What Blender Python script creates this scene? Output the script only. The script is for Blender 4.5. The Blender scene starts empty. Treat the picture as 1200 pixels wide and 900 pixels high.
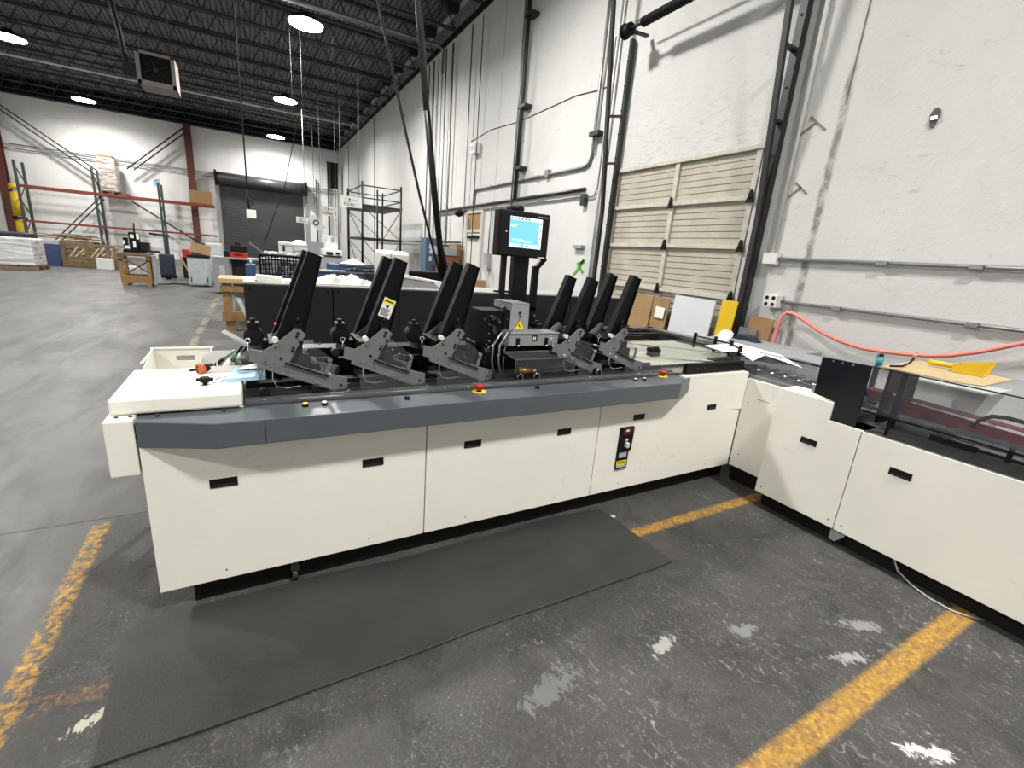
import bpy, bmesh, math, random
from mathutils import Vector, Matrix, noise as mnoise
random.seed(7)
col = bpy.context.scene.collection
sc = bpy.context.scene

# ---------------------------------------------------------------- camera
F = 532.0
ROWS = [(0.87209, -0.48278, 0.07985), (-0.06108, -0.26930, -0.96112), (0.48551, 0.83331, -0.26434)]
r0 = Vector(ROWS[0]).normalized()
r2 = Vector(ROWS[2]); r2 = (r2 - r2.dot(r0) * r0).normalized()
r1 = r2.cross(r0)
EYE = Vector((0, 0, 1.65))
cam_d = bpy.data.cameras.new('camera'); cam = bpy.data.objects.new('camera', cam_d); col.objects.link(cam)
M4 = Matrix((( r0.x, -r1.x, -r2.x, EYE.x), (r0.y, -r1.y, -r2.y, EYE.y), (r0.z, -r1.z, -r2.z, EYE.z), (0, 0, 0, 1)))
cam.matrix_world = M4
cam_d.sensor_width = 36; cam_d.lens = F / 1200 * 36; cam_d.clip_start = 0.05; cam_d.clip_end = 200
sc.camera = cam


def at(px, py, X=None, Y=None, Z=None):
    """world point seen at a pixel, on the plane X=, Y= or Z="""
    d = r0 * ((px - 600) / F) + r1 * ((py - 450) / F) + r2
    t = (X - EYE.x) / d.x if X is not None else (Y - EYE.y) / d.y if Y is not None else (Z - EYE.z) / d.z
    return EYE + d * t


def span(x0, y0, x1, y1, Y):
    a = at(x0, y0, Y=Y); b = at(x1, y1, Y=Y)
    return a.x, b.x, min(a.z, b.z), max(a.z, b.z)


# ---------------------------------------------------------------- materials
class NT:
    def __init__(s, name):
        s.m = bpy.data.materials.new(name); s.m.use_nodes = True
        s.t = s.m.node_tree; s.b = s.t.nodes['Principled BSDF']; s.L = s.t.links
        s.co = s.t.nodes.new('ShaderNodeTexCoord').outputs['Object']
    def n(s, k, **kw):
        x = s.t.nodes.new(k)
        for a, b in kw.items(): setattr(x, a, b)
        return x
    def inp(s, node, i, v):
        if hasattr(v, 'is_linked') or hasattr(v, 'links'): s.L.new(v, node.inputs[i])
        else: node.inputs[i].default_value = v
    def math(s, op, a, b=0.0, c=None, clamp=False):
        x = s.n('ShaderNodeMath', operation=op); x.use_clamp = clamp
        s.inp(x, 0, a); s.inp(x, 1, b)
        if c is not None: s.inp(x, 2, c)
        return x.outputs[0]
    def noise(s, scale, detail=4, vec=None, rough=0.6, dist=0.0):
        x = s.n('ShaderNodeTexNoise'); x.inputs['Scale'].default_value = scale
        x.inputs['Detail'].default_value = detail; x.inputs['Roughness'].default_value = rough; x.inputs['Distortion'].default_value = dist
        s.L.new(vec or s.co, x.inputs['Vector']); return x.outputs['Fac']
    def voro(s, scale, vec=None, feature='F1'):
        x = s.n('ShaderNodeTexVoronoi', feature=feature); x.inputs['Scale'].default_value = scale
        s.L.new(vec or s.co, x.inputs['Vector']); return x.outputs['Distance']
    def map(s, scale=(1, 1, 1), rot=(0, 0, 0), loc=(0, 0, 0)):
        x = s.n('ShaderNodeMapping'); s.L.new(s.co, x.inputs['Vector'])
        x.inputs['Scale'].default_value = scale; x.inputs['Rotation'].default_value = rot; x.inputs['Location'].default_value = loc
        return x.outputs[0]
    def ramp(s, v, a, b, lo=0.0, hi=1.0):
        x = s.n('ShaderNodeMapRange'); x.clamp = True
        s.inp(x, 0, v); x.inputs[1].default_value = a; x.inputs[2].default_value = b; s.inp(x, 3, lo); s.inp(x, 4, hi)
        return x.outputs[0]
    def mix(s, f, a, b):
        x = s.n('ShaderNodeMix', data_type='RGBA'); s.inp(x, 0, f)
        for i, v in ((6, a), (7, b)):
            if isinstance(v, tuple): x.inputs[i].default_value = (*v[:3], 1)
            else: s.L.new(v, x.inputs[i])
        return x.outputs[2]
    def xyz(s):
        x = s.n('ShaderNodeSeparateXYZ'); s.L.new(s.co, x.inputs[0]); return x.outputs
    def bump(s, h, strength=0.3, dist=0.02):
        x = s.n('ShaderNodeBump'); x.inputs['Strength'].default_value = strength; x.inputs['Distance'].default_value = dist
        s.L.new(h, x.inputs['Height']); s.L.new(x.outputs[0], s.b.inputs['Normal'])
    def set(s, **kw):
        for k, v in kw.items():
            k = k.replace('_', ' ')
            s.inp(s.b, k, (*v, 1) if isinstance(v, tuple) else v)


def srgb(h):
    h = h.lstrip('#'); c = [int(h[i:i + 2], 16) / 255 for i in (0, 2, 4)]
    return tuple(x / 12.92 if x <= .04045 else ((x + .055) / 1.055) ** 2.4 for x in c)


def mat(name, c, rough=.5, metal=0.0, var=.12, scale=6.0, bump=0.0, **kw):
    """painted / plain surface with slight uneven tone"""
    if isinstance(c, str): c = srgb(c)
    k = NT(name); f = k.ramp(k.noise(scale, 5), .3, .75)
    d = tuple(x * (1 - var) for x in c); l = tuple(min(1, x * (1 + var * .5)) for x in c)
    k.set(Base_Color=k.mix(f, d, l), Metallic=metal)
    k.set(Roughness=k.ramp(k.noise(scale * 2.3, 3), .3, .7, max(.03, rough - .015), min(1, rough + .025)))
    if bump: k.bump(k.noise(scale * 6, 4), bump, .01)
    for a, b in kw.items(): k.set(**{a: b})
    return k.m


def glow(name, c, s):
    k = NT(name); k.set(Base_Color=c, Emission_Color=c, Emission_Strength=s); return k.m


def clear(name, tint=(.9, .93, .93), a=.16, rough=.08):
    k = NT(name)
    tr = k.n('ShaderNodeBsdfTransparent'); tr.inputs[0].default_value = (*tint, 1)
    k.set(Base_Color=(.35, .36, .37), Roughness=rough)
    mx = k.n('ShaderNodeMixShader')
    mx.inputs[0].default_value = a
    k.L.new(tr.outputs[0], mx.inputs[1]); k.L.new(k.b.outputs[0], mx.inputs[2])
    k.L.new(mx.outputs[0], k.t.nodes['Material Output'].inputs['Surface'])
    return k.m


def m_cream(name='cream_enamel', base='#eae8de'):
    k = NT(name); base = srgb(base)
    c = k.mix(k.ramp(k.noise(1.8, 5), .35, .7), tuple(x * .93 for x in base), base)
    sm = k.ramp(k.noise(9, 6, dist=1.2), .60, .74)          # scuffs and grubby smears
    lo = k.ramp(k.noise(1.1, 2), .45, .62)
    c = k.mix(k.math('MULTIPLY', k.math('MULTIPLY', sm, lo), .38), c, (.33, .32, .28))
    k.set(Base_Color=c, Roughness=k.ramp(k.noise(5), .3, .7, .38, .52)); return k.m


CREAM = m_cream()
CREAM_D = m_cream('aged_cream_enamel', '#dddbd0')
SHELF = mat('slate_grey_laminate', '#50565b', .33, var=.04, scale=5)
BLACK = mat('black_painted_steel', '#0d0d0f', .42, var=.3, Specular_IOR_Level=.2)
SATIN = mat('satin_black_hopper', '#08080c', .45, var=.15, Specular_IOR_Level=.18)
BLKPL = mat('matt_black_plastic', '#09090a', .6, Specular_IOR_Level=.25)
DARK = mat('dark_charcoal_panel', '#1b1d20', .5, var=.2, Specular_IOR_Level=.3)
PLATE = mat('grey_hammer_paint', '#68696b', .5, metal=.0, var=.10, scale=20)
STEEL = mat('brushed_steel', '#8d8f92', .3, metal=.9, var=.15, scale=30)
CHROME = mat('bright_chrome', '#d8dadc', .15, metal=1.0, var=.05)
DKSTEEL = mat('dark_machined_steel', '#4a4b4c', .33, metal=.7, var=.35, scale=14)
DECKM = mat('dark_deck_plate', '#474746', .3, metal=.25, var=.3, scale=7)
WHITE = mat('white_plastic', '#d6d6d2', .4, var=.04)
PAPER = mat('white_paper', '#dadad6', .7, var=.03)
RED = mat('red_plastic', '#a8221b', .4)
YELLOW = mat('yellow_plastic', '#d2ad1a', .4, var=.12)
YLABEL = mat('yellow_label', '#ead21c', .45, var=.05)
CLEAR = clear('clear_polycarbonate', (.93, .95, .95), .07)
CLEARD = clear('smoked_polycarbonate', (.90, .90, .92), .06, .15)
CARD = mat('corrugated_cardboard', '#957650', .8, var=.15, scale=4)
CARDD = mat('brown_fibreboard', '#8a6a45', .8, var=.2, scale=4)
WOOD = mat('raw_pine_timber', '#80623c', .7, var=.3, scale=8)
WOODD = mat('weathered_pallet_wood', '#77644a', .8, var=.35, scale=8)
GREYP = mat('grey_machine_paint', '#8d9092', .5, var=.12)
LGREY = mat('light_grey_paint', '#a9adb0', .5, var=.15)
BLUEP = mat('blue_machine_paint', '#2d466b', .45, var=.2)
NAVY = mat('navy_paint', '#171f31', .5, var=.2)
RUBBER = mat('black_rubber', '#0c0c0d', .7)
ALU = mat('grey_conduit_metal', '#8b8c8c', .42, metal=.6, var=.15, scale=12)
ALUW = mat('white_painted_conduit', '#cfcfcb', .45, var=.08)
RUST = mat('oxide_red_steel', '#5a2a22', .6, var=.25)
ORANGE = mat('orange_red_rack_beam', '#7f3828', .5, var=.25, scale=3)
RACKG = mat('dull_green_grey_steel', '#3a403f', .5, var=.2)

# ---------------------------------------------------------------- mesh helpers
def origin(o):
    v = Vector((0, 0, 0))
    while o is not None:
        v += o.location; o = o.parent
    return v


class MB:
    def __init__(s): s.v = []; s.f = []; s.sm = []
    def add(s, vs, fs, smooth=False):
        n = len(s.v); s.v += [Vector(p) for p in vs]; s.f += [[i + n for i in f] for f in fs]; s.sm += [smooth] * len(fs); return s
    def box(s, x0, x1, y0, y1, z0, z1):
        x0, x1 = min(x0, x1), max(x0, x1); y0, y1 = min(y0, y1), max(y0, y1); z0, z1 = min(z0, z1), max(z0, z1)
        return s.add([(x0, y0, z0), (x1, y0, z0), (x1, y1, z0), (x0, y1, z0), (x0, y0, z1), (x1, y0, z1), (x1, y1, z1), (x0, y1, z1)],
                     [(0, 3, 2, 1), (4, 5, 6, 7), (0, 1, 5, 4), (1, 2, 6, 5), (2, 3, 7, 6), (3, 0, 4, 7)])
    def obox(s, c, size, rot=(0, 0, 0)):
        from mathutils import Euler
        R = Euler(rot).to_matrix(); hx, hy, hz = (a / 2 for a in size)
        vs = [Vector(c) + R @ Vector(p) for p in ((-hx, -hy, -hz), (hx, -hy, -hz), (hx, hy, -hz), (-hx, hy, -hz), (-hx, -hy, hz), (hx, -hy, hz), (hx, hy, hz), (-hx, hy, hz))]
        return s.add(vs, [(0, 3, 2, 1), (4, 5, 6, 7), (0, 1, 5, 4), (1, 2, 6, 5), (2, 3, 7, 6), (3, 0, 4, 7)])
    def bar(s, a, b, w, h=None, up=(0, 0, 1)):
        a = Vector(a); b = Vector(b); h = h or w; d = (b - a).normalized(); u = Vector(up)
        if abs(d.dot(u)) > .98: u = Vector((0, 1, 0))
        x = d.cross(u).normalized() * w / 2; z = x.cross(d).normalized() * h / 2
        vs = [p + sx * x + sz * z for p in (a, b) for sx, sz in ((-1, -1), (1, -1), (1, 1), (-1, 1))]
        return s.add(vs, [(0, 1, 2, 3), (7, 6, 5, 4), (0, 4, 5, 1), (1, 5, 6, 2), (2, 6, 7, 3), (3, 7, 4, 0)])
    def cyl(s, a, b, r, n=14, r2=None):
        a = Vector(a); b = Vector(b); r2 = r if r2 is None else r2; d = (b - a).normalized()
        u = d.orthogonal().normalized(); w = d.cross(u)
        vs = [p + (u * math.cos(t) + w * math.sin(t)) * q for p, q in ((a, r), (b, r2)) for t in [i * 2 * math.pi / n for i in range(n)]]
        s.add(vs, [(i, (i + 1) % n, n + (i + 1) % n, n + i) for i in range(n)], True)
        k = len(s.v) - 2 * n
        s.f += [[k + i for i in range(n)][::-1], [k + n + i for i in range(n)]]; s.sm += [False, False]; return s
    def tube(s, pts, r, n=8, closed=False):
        pts = [Vector(p) for p in pts]; N = len(pts); rings = []; u = None
        for i, p in enumerate(pts):
            d = (pts[min(i + 1, N - 1)] - pts[max(i - 1, 0)]).normalized()
            u = d.orthogonal().normalized() if u is None else (u - d * u.dot(d)).normalized()
            w = d.cross(u); rings.append([p + (u * math.cos(t) + w * math.sin(t)) * r for t in [j * 2 * math.pi / n for j in range(n)]])
        fs = [(i * n + j, i * n + (j + 1) % n, (i + 1) * n + (j + 1) % n, (i + 1) * n + j) for i in range(N - 1) for j in range(n)]
        k = len(s.v); s.add([q for g in rings for q in g], fs, True)
        s.f += [[k + j for j in range(n)][::-1], [k + (N - 1) * n + j for j in range(n)]]; s.sm += [False, False]; return s
    def ring(s, c, axis, R, r, n=24, m=8):
        c = Vector(c); d = Vector(axis).normalized(); u = d.orthogonal().normalized(); w = d.cross(u); vs = []
        for i in range(n):
            t = i * 2 * math.pi / n; e = u * math.cos(t) + w * math.sin(t)
            for j in range(m):
                a = j * 2 * math.pi / m; vs.append(c + e * (R + r * math.cos(a)) + d * r * math.sin(a))
        return s.add(vs, [(i * m + j, ((i + 1) % n) * m + j, ((i + 1) % n) * m + (j + 1) % m, i * m + (j + 1) % m) for i in range(n) for j in range(m)], True)
    def prism(s, poly, axis, a, b):
        """poly of 2-D points extruded along axis ('x': (y,z), 'y': (x,z), 'z': (x,y)) from a to b"""
        P = {'x': lambda p, t: (t, p[0], p[1]), 'y': lambda p, t: (p[0], t, p[1]), 'z': lambda p, t: (p[0], p[1], t)}[axis]
        n = len(poly); vs = [P(p, a) for p in poly] + [P(p, b) for p in poly]
        return s.add(vs, [list(range(n))[::-1], [n + i for i in range(n)]] + [(i, (i + 1) % n, n + (i + 1) % n, n + i) for i in range(n)])
    def quad(s, a, b, c, d, th=.002):
        a, b, c, d = (Vector(p) for p in (a, b, c, d)); nrm = (b - a).cross(d - a).normalized() * th
        return s.add([a, b, c, d, a + nrm, b + nrm, c + nrm, d + nrm], [(3, 2, 1, 0), (4, 5, 6, 7), (0, 1, 5, 4), (1, 2, 6, 5), (2, 3, 7, 6), (3, 0, 4, 7)])
    def ball(s, c, r, n=12, m=8, sz=1.0):
        vs = [Vector(c) + Vector((0, 0, -r * sz))]
        for i in range(1, m):
            t = math.pi * i / m
            for j in range(n):
                p = 2 * math.pi * j / n; vs.append(Vector(c) + Vector((math.cos(p) * math.sin(t) * r, math.sin(p) * math.sin(t) * r, -math.cos(t) * r * sz)))
        vs.append(Vector(c) + Vector((0, 0, r * sz))); L = len(vs) - 1
        fs = [(0, 1 + (j + 1) % n, 1 + j) for j in range(n)]
        fs += [(1 + i * n + j, 1 + i * n + (j + 1) % n, 1 + (i + 1) * n + (j + 1) % n, 1 + (i + 1) * n + j) for i in range(m - 2) for j in range(n)]
        fs += [(L, 1 + (m - 2) * n + j, 1 + (m - 2) * n + (j + 1) % n) for j in range(n)]
        return s.add(vs, fs, True)
    def each(s, name, m, parent):
        """one object for every connected piece"""
        adj = {}
        for f in s.f:
            for i in f: adj.setdefault(i, set()).update(f)
        seen = set(); out = []
        for i in list(adj):
            if i in seen: continue
            comp = set(); st = [i]
            while st:
                q = st.pop()
                if q in comp: continue
                comp.add(q); st += list(adj[q] - comp)
            seen |= comp; ids = sorted(comp); mp = {a: b for b, a in enumerate(ids)}
            q = MB(); q.v = [s.v[a] for a in ids]
            for f, sm in zip(s.f, s.sm):
                if f[0] in mp: q.f.append([mp[a] for a in f]); q.sm.append(sm)
            out.append(q.build(name, m, parent))
        return out
    def build(s, name, m, parent=None, bevel=0.0, label=None, at=None):
        me = bpy.data.meshes.new(name)
        if parent is not None: o0 = origin(parent)
        elif at is not None: o0 = Vector(at)
        else:
            xs = [v.x for v in s.v]; ys = [v.y for v in s.v]; zs = [v.z for v in s.v]
            o0 = Vector(((min(xs) + max(xs)) / 2, (min(ys) + max(ys)) / 2, min(zs)))
        me.from_pydata([v - o0 for v in s.v], [], s.f); me.validate()
        if len(me.polygons) == len(s.sm): me.polygons.foreach_set('use_smooth', s.sm)
        bm = bmesh.new(); bm.from_mesh(me); bmesh.ops.recalc_face_normals(bm, faces=bm.faces); bm.to_mesh(me); bm.free()
        o = bpy.data.objects.new(name, me); col.objects.link(o)
        if parent is None: o.location = o0
        else: o.parent = parent
        me.materials.append(m)
        if bevel:
            b = o.modifiers.new('bevel', 'BEVEL'); b.width = bevel; b.segments = 2; b.limit_method = 'ANGLE'; b.angle_limit = .6
        if label: o['label'] = label
        return o


def B(*a): return MB().box(*a)
def tag(o, label, cat, group=None):
    o['label'] = label; o['category'] = cat
    if group: o['group'] = group
    return o
def thing(name, loc, label, cat, group=None):
    o = bpy.data.objects.new(name, None); col.objects.link(o); o.location = loc; o.empty_display_size = .1
    return tag(o, label, cat, group)
def struct(o): o['kind'] = 'structure'; return o
def copy_tree(o, parent=None):
    c = o.copy(); col.objects.link(c)
    if parent is not None: c.parent = parent
    for ch in list(o.children): copy_tree(ch, c)
    return c
def text(name, body, size, loc, rot, m, parent, ext=.0008):
    cu = bpy.data.curves.new(name, 'FONT'); cu.body = body; cu.size = size; cu.extrude = ext; cu.align_x = 'CENTER'; cu.align_y = 'CENTER'
    t = bpy.data.objects.new(name, cu); col.objects.link(t)
    me = bpy.data.meshes.new_from_object(t.evaluated_get(bpy.context.evaluated_depsgraph_get()))
    bpy.data.objects.remove(t); me.materials.clear(); me.materials.append(m)
    o = bpy.data.objects.new(name, me); col.objects.link(o); o.parent = parent
    o.location = Vector(loc) - origin(parent); o.rotation_euler = rot; return o
LAMP_W, LAMP_K, EXPO = 560, {0: .7, 5: .65, 1: 1, 6: .9, 2: 1.15, 3: 1.05, 4: .92, 10: .6}, 0.0

# ================================================================ THE SETTING
XW, YB, ZC = 5.5, 34.5, 8.35
JOINT_Y = (3.05, 11.1, 19.2, 27.3)

def floor_mat():
    k = NT('worn_concrete'); x, y, z = k.xyz()
    n1 = k.noise(.55, 5); n2 = k.noise(2.2, 6, k.map((1, .35, 1)), dist=.6); n3 = k.noise(30, 3)
    pol = k.mix(k.ramp(n1, .3, .7), (.070, .070, .068), (.112, .112, .109))
    pol = k.mix(k.math('MULTIPLY', k.ramp(n2, .45, .70), .75), pol, (.038, .038, .038))  # mottled tone, contrast raised to put streaky floor glare into the colour
    # dark, scuffed aisle in front of the machine
    wob = k.math('MULTIPLY_ADD', k.noise(14, 3), .05, -.025)
    xa = k.ramp(k.math('ADD', x, wob), -.85, -.79); ya = k.ramp(k.math('ADD', y, wob), 3.12, 3.17, 1, 0)
    aisle = k.math('MULTIPLY', xa, ya)
    dk = k.mix(k.ramp(k.noise(1.6, 6), .3, .7), (.030, .029, .028), (.068, .066, .063))
    dk = k.mix(k.ramp(k.noise(55, 8, None, .8), .38, .70, 0, .55), dk, (.095, .092, .088))
    # flaked pale marks: fine elongated flecks gathered in patches
    fl = k.ramp(k.noise(30, 9, k.map((1, .6, 1), (0, 0, .9)), .78, 1.1), .55, .62)
    gate = k.ramp(k.noise(1.9, 6, k.map((1, 1, 1), (0, 0, 0), (3.1, 1.7, 0)), .7, .6), .44, .64, .10, 1)
    near = k.ramp(y, .9, 1.75, 1, .35)
    amt = k.math('MULTIPLY', k.math('MULTIPLY', fl, gate), near)
    sp = k.ramp(k.voro(34), .05, .11, 1, 0); sg = k.ramp(k.noise(6, 3), .5, .62)
    amt = k.math('MAXIMUM', k.math('MULTIPLY', amt, .80), k.math('MULTIPLY', k.math('MULTIPLY', sp, sg), .8))
    dk = k.mix(k.math('MULTIPLY', k.ramp(k.noise(3.3, 7, None, .75, .8), .50, .66), .55), dk, (.016, .016, .016))
    fine = k.math('MULTIPLY', k.ramp(k.noise(75, 8, None, .8, .5), .56, .64), k.ramp(k.noise(2.6, 5, k.map((1, 1, 1), (0, 0, 0), (7, 2, 0)), .7), .40, .62))
    amt = k.math('MAXIMUM', amt, k.math('MULTIPLY', fine, .6))
    dk = k.mix(amt, dk, (.31, .305, .295))
    c = k.mix(aisle, pol, dk)
    def rect(x0, x1, y0, y1, e=.012):
        w = k.math('MULTIPLY_ADD', k.noise(40, 3), .02, -.01); X = k.math('ADD', x, w); Yy = k.math('ADD', y, w)
        a = k.math('MULTIPLY', k.ramp(X, x0 - e, x0 + e), k.ramp(X, x1 - e, x1 + e, 1, 0))
        b = k.math('MULTIPLY', k.ramp(Yy, y0 - e, y0 + e), k.ramp(Yy, y1 - e, y1 + e, 1, 0))
        return k.math('MULTIPLY', a, b)
    wear = k.ramp(k.noise(17, 8, None, .7, .8), .40, .50)
    wear2 = k.ramp(k.noise(26, 6, None, .7, .8), .44, .56)
    yel = k.mix(k.ramp(k.noise(45, 4), .4, .7), (.27, .14, .03), (.47, .29, .07))
    dull = k.mix(k.ramp(k.noise(30, 4), .4, .7), (.14, .085, .05), (.28, .18, .10))
    c = k.mix(k.math('MULTIPLY', rect(-.52, 3.6, 1.775, 1.855), k.math('MAXIMUM', wear, .45)), c, yel)
    c = k.mix(k.math('MULTIPLY', rect(-.80, -.45, 1.79, 1.875), k.math('MULTIPLY', wear2, .7)), c, dull)
    c = k.mix(k.math('MULTIPLY', rect(.2, 3.6, .487, .582), k.math('MAXIMUM', wear, .7)), c, yel)
    c = k.mix(k.math('MULTIPLY', rect(-.875, -.795, -.5, 3.1), wear2), c, yel)
    c = k.mix(k.math('MULTIPLY', rect(-.90, -.80, 8.0, 16.0), k.math('MULTIPLY', k.math('MULTIPLY', wear2, k.ramp(k.noise(1.4, 2), .46, .52)), .5)), c, (.42, .38, .24))
    # pale patches of stripped coating
    def blob(cx, cy, rx, ry, rot=0.0):
        a = k.math('SUBTRACT', x, cx); b = k.math('SUBTRACT', y, cy); cr, sr = math.cos(rot), math.sin(rot)
        u = k.math('DIVIDE', k.math('ADD', k.math('MULTIPLY', a, cr), k.math('MULTIPLY', b, sr)), rx)
        v = k.math('DIVIDE', k.math('SUBTRACT', k.math('MULTIPLY', b, cr), k.math('MULTIPLY', a, sr)), ry)
        d = k.math('SQRT', k.math('ADD', k.math('MULTIPLY', u, u), k.math('MULTIPLY', v, v)))
        return k.ramp(k.math('ADD', d, k.math('MULTIPLY_ADD', k.noise(26, 8, k.map((1, .6, 1), (0, 0, .9)), .75, .8), 4.6, -2.1)), .9, 1.0, 1, 0)
    for cx, cy, rx, ry, ro, cc in ((-.585, 1.70, .055, .03, .5, (.42, .41, .33)), (2.10, .29, .10, .04, -.6, (.50, .50, .49)), (2.30, .66, .11, .035, -.4, (.26, .26, .255)),
                                   (2.06, 2.03, .035, .014, -.3, (.55, .55, .53)), (1.55, 1.08, .10, .035, .3, (.30, .30, .29)), (.95, 1.12, .16, .06, .2, (.13, .13, .125)),
                                   (2.60, .74, .12, .04, -.5, (.20, .20, .195)), (1.98, .98, .10, .045, -.2, (.17, .17, .165))):
        c = k.mix(blob(cx, cy, rx, ry, ro), c, cc)
    # saw-cut control joints
    for axis, p in ((y, 3.155), (x, -2.55), (y, 12.0), (x, -8.4), (y, 21.0)):
        j = k.ramp(k.math('ABSOLUTE', k.math('SUBTRACT', axis, p)), .004, .010, 1, 0)
        c = k.mix(k.math('MULTIPLY', j, .85), c, (.02, .02, .02))
    r = k.math('ADD', k.ramp(n2, .3, .7, .34, .50), k.math('MULTIPLY', aisle, .12))
    k.set(Base_Color=c, Roughness=r); k.b.inputs['Specular IOR Level'].default_value = .2
    k.bump(k.math('ADD', k.noise(9, 6, k.map((1, .5, 1))), k.math('MULTIPLY', fl, .25)), .14, .02)
    return k.m


def wall_mat(name, horiz, ca, cb_):
    """white painted tilt-up concrete; horiz = axis running along the wall (0 = X, 1 = Y)"""
    k = NT(name); xyz = k.xyz(); h = xyz[horiz]; z = xyz[2]
    c = k.mix(k.ramp(k.noise(.5, 6), .3, .7), ca, cb_)
    pit = k.ramp(k.noise(9, 9, k.map((1, .6, 1.5)), .80, .5), .575, .65); g = k.ramp(k.noise(1.1, 4), .38, .58, .12, 1)
    c = k.mix(k.math('MULTIPLY', k.math('MULTIPLY', pit, g), .62), c, (.30, .29, .27))
    dots = k.math('MULTIPLY', k.ramp(k.math('ADD', k.voro(4.7), k.math('MULTIPLY', k.noise(30, 4), .05)), .045, .065, 1, 0), k.ramp(k.noise(1.7, 2), .5, .55))
    c = k.mix(k.math('MULTIPLY', dots, .6), c, (.20, .20, .19))
    if horiz == 1:
        w = k.math('MULTIPLY_ADD', k.noise(5, 6), .09, -.045)
        d = k.math('ABSOLUTE', k.math('ADD', k.math('SUBTRACT', h, 3.05), w))
        rough_j = k.math('MULTIPLY', k.ramp(d, .02, .055, 1, 0), k.ramp(k.noise(8, 6), .38, .6, .25, .85))
        rough_j = k.math('MULTIPLY', rough_j, k.ramp(z, 3.7, 3.9, 1, 0.1))
        c = k.mix(rough_j, c, (.12, .12, .105))
        gap = k.math('MULTIPLY', k.ramp(k.math('ABSOLUTE', k.math('SUBTRACT', h, 3.045)), .008, .014, 1, 0), k.ramp(z, 3.45, 3.55))
        c = k.mix(k.math('MULTIPLY', gap, .85), c, (.05, .05, .05))
        for j in JOINT_Y[1:]:
            c = k.mix(k.ramp(k.math('ABSOLUTE', k.math('SUBTRACT', h, j)), .012, .03, .55, 0), c, (.25, .25, .24))
        # scraped patch
        sm = k.math('MULTIPLY', k.ramp(k.math('ABSOLUTE', k.math('SUBTRACT', h, 5.2)), .9, 1.6, 1, 0), k.ramp(z, 3.2, 4.6, 1, 0))
        sm = k.math('MULTIPLY', sm, k.ramp(z, 3.1, 3.25))
        c = k.mix(k.math('MULTIPLY', k.math('MULTIPLY', sm, k.ramp(k.noise(16, 8, k.map((1, .35, 1.5))), .52, .66)), .5), c, (.25, .24, .22))
    k.set(Base_Color=c, Roughness=.62); k.bump(k.noise(24, 8), .35, .015); return k.m


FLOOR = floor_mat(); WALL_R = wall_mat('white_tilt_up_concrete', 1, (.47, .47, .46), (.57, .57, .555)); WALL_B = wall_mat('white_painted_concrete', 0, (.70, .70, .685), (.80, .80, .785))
XL, YF = -15.0, -7.0
def slab(name, m, *b): o = B(*b).build(name, m, at=(0, 0, 0)); return struct(o)
slab('floor', FLOOR, XL - .3, XW + .3, YF - .3, YB + .3, -.2, 0)
slab('wall_back', WALL_B, XL - .3, XW + .3, YB, YB + .3, 0, 9)
slab('wall_left', WALL_B, XL - .3, XL, YF, YB, 0, 9)
slab('wall_front', WALL_B, XL - .3, XW + .3, YF - .3, YF, 0, 9)
# right wall with the opening for the sectional door (Y 3.86..6.50, up to z 3.24)
DY0, DY1, DZ = 3.86, 6.50, 3.23
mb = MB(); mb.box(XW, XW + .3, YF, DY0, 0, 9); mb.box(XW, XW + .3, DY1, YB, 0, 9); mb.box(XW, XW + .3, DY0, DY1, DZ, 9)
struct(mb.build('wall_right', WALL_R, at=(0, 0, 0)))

# ceiling: dark corrugated deck on open-web joists
k = NT('dark_roof_deck'); x, y, z = k.xyz()
rib = k.math('ABSOLUTE', k.math('SINE', k.math('MULTIPLY', x, 2 * math.pi / .3)))
k.set(Base_Color=k.mix(k.ramp(rib, .15, .5), (.022, .022, .024), k.mix(k.ramp(k.noise(.8, 5), .35, .65), (.09, .09, .095), (.15, .15, .157))), Roughness=.7)
k.bump(k.ramp(rib, .1, .6), .8, .05); DECK = k.m
slab('ceiling', DECK, XL - .3, XW + .3, YF - .3, YB + .3, ZC, ZC + .2)
JO = mat('dark_primer_joist', '#303136', .6, var=.3)
def joist(Y):
    mb = MB(); zb, zt = 7.72, 8.30
    for z in (zb, zt):
        for dy in (-.035, .035): mb.bar((XL, Y + dy, z), (XW - .03, Y + dy, z), .045, .05)
    n = int((XW - XL) / .62); w = (XW - .1 - XL) / n
    for i in range(n):
        x = XL + i * w; mb.bar((x, Y, zb), (x + w / 2, Y, zt), .028); mb.bar((x + w / 2, Y, zt), (x + w, Y, zb), .028)
    mb.box(XW - .35, XW - .02, Y - .06, Y + .06, 8.10, 8.34)
    return mb
jm = None; n = 0
for i in range(17):
    Y = 5.0 + i * 1.82
    if jm is None:
        jm = joist(Y).build('ceiling_joist', JO, at=(0, Y, 0)); struct(jm)
    else:
        c = jm.copy(); col.objects.link(c); c.location = (0, Y, 0)
for i, Y in enumerate((8.3, 16.6, 24.9)):      # cross girders seen end-on under the joists at the wall
    pass
LEDGE = mat('grey_ledger_angle', '#6f7072', .5, var=.2)
mb = MB(); mb.box(XW - .09, XW - .005, -5, YB - .02, 7.72, 7.94); mb.box(XW - .20, XW - .09, -5, YB - .02, 7.88, 7.94)
o = mb.build('trim_1', LEDGE, at=(0, 0, 0)); struct(o)
mb = MB(); mb.box(XW - .06, XW - .004, -5, YB - .02, 7.60, 7.72); struct(mb.build('trim_2', BLACK, at=(0, 0, 0)))
mb = MB(); mb.box(XL, XW - .2, YB - .35, YB - .004, 7.52, 7.75); mb.box(XL, XW - .2, YB - .30, YB - .22, 7.75, 8.33); struct(mb.build('trim_3', BLACK, at=(0, 0, 0)))
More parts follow.
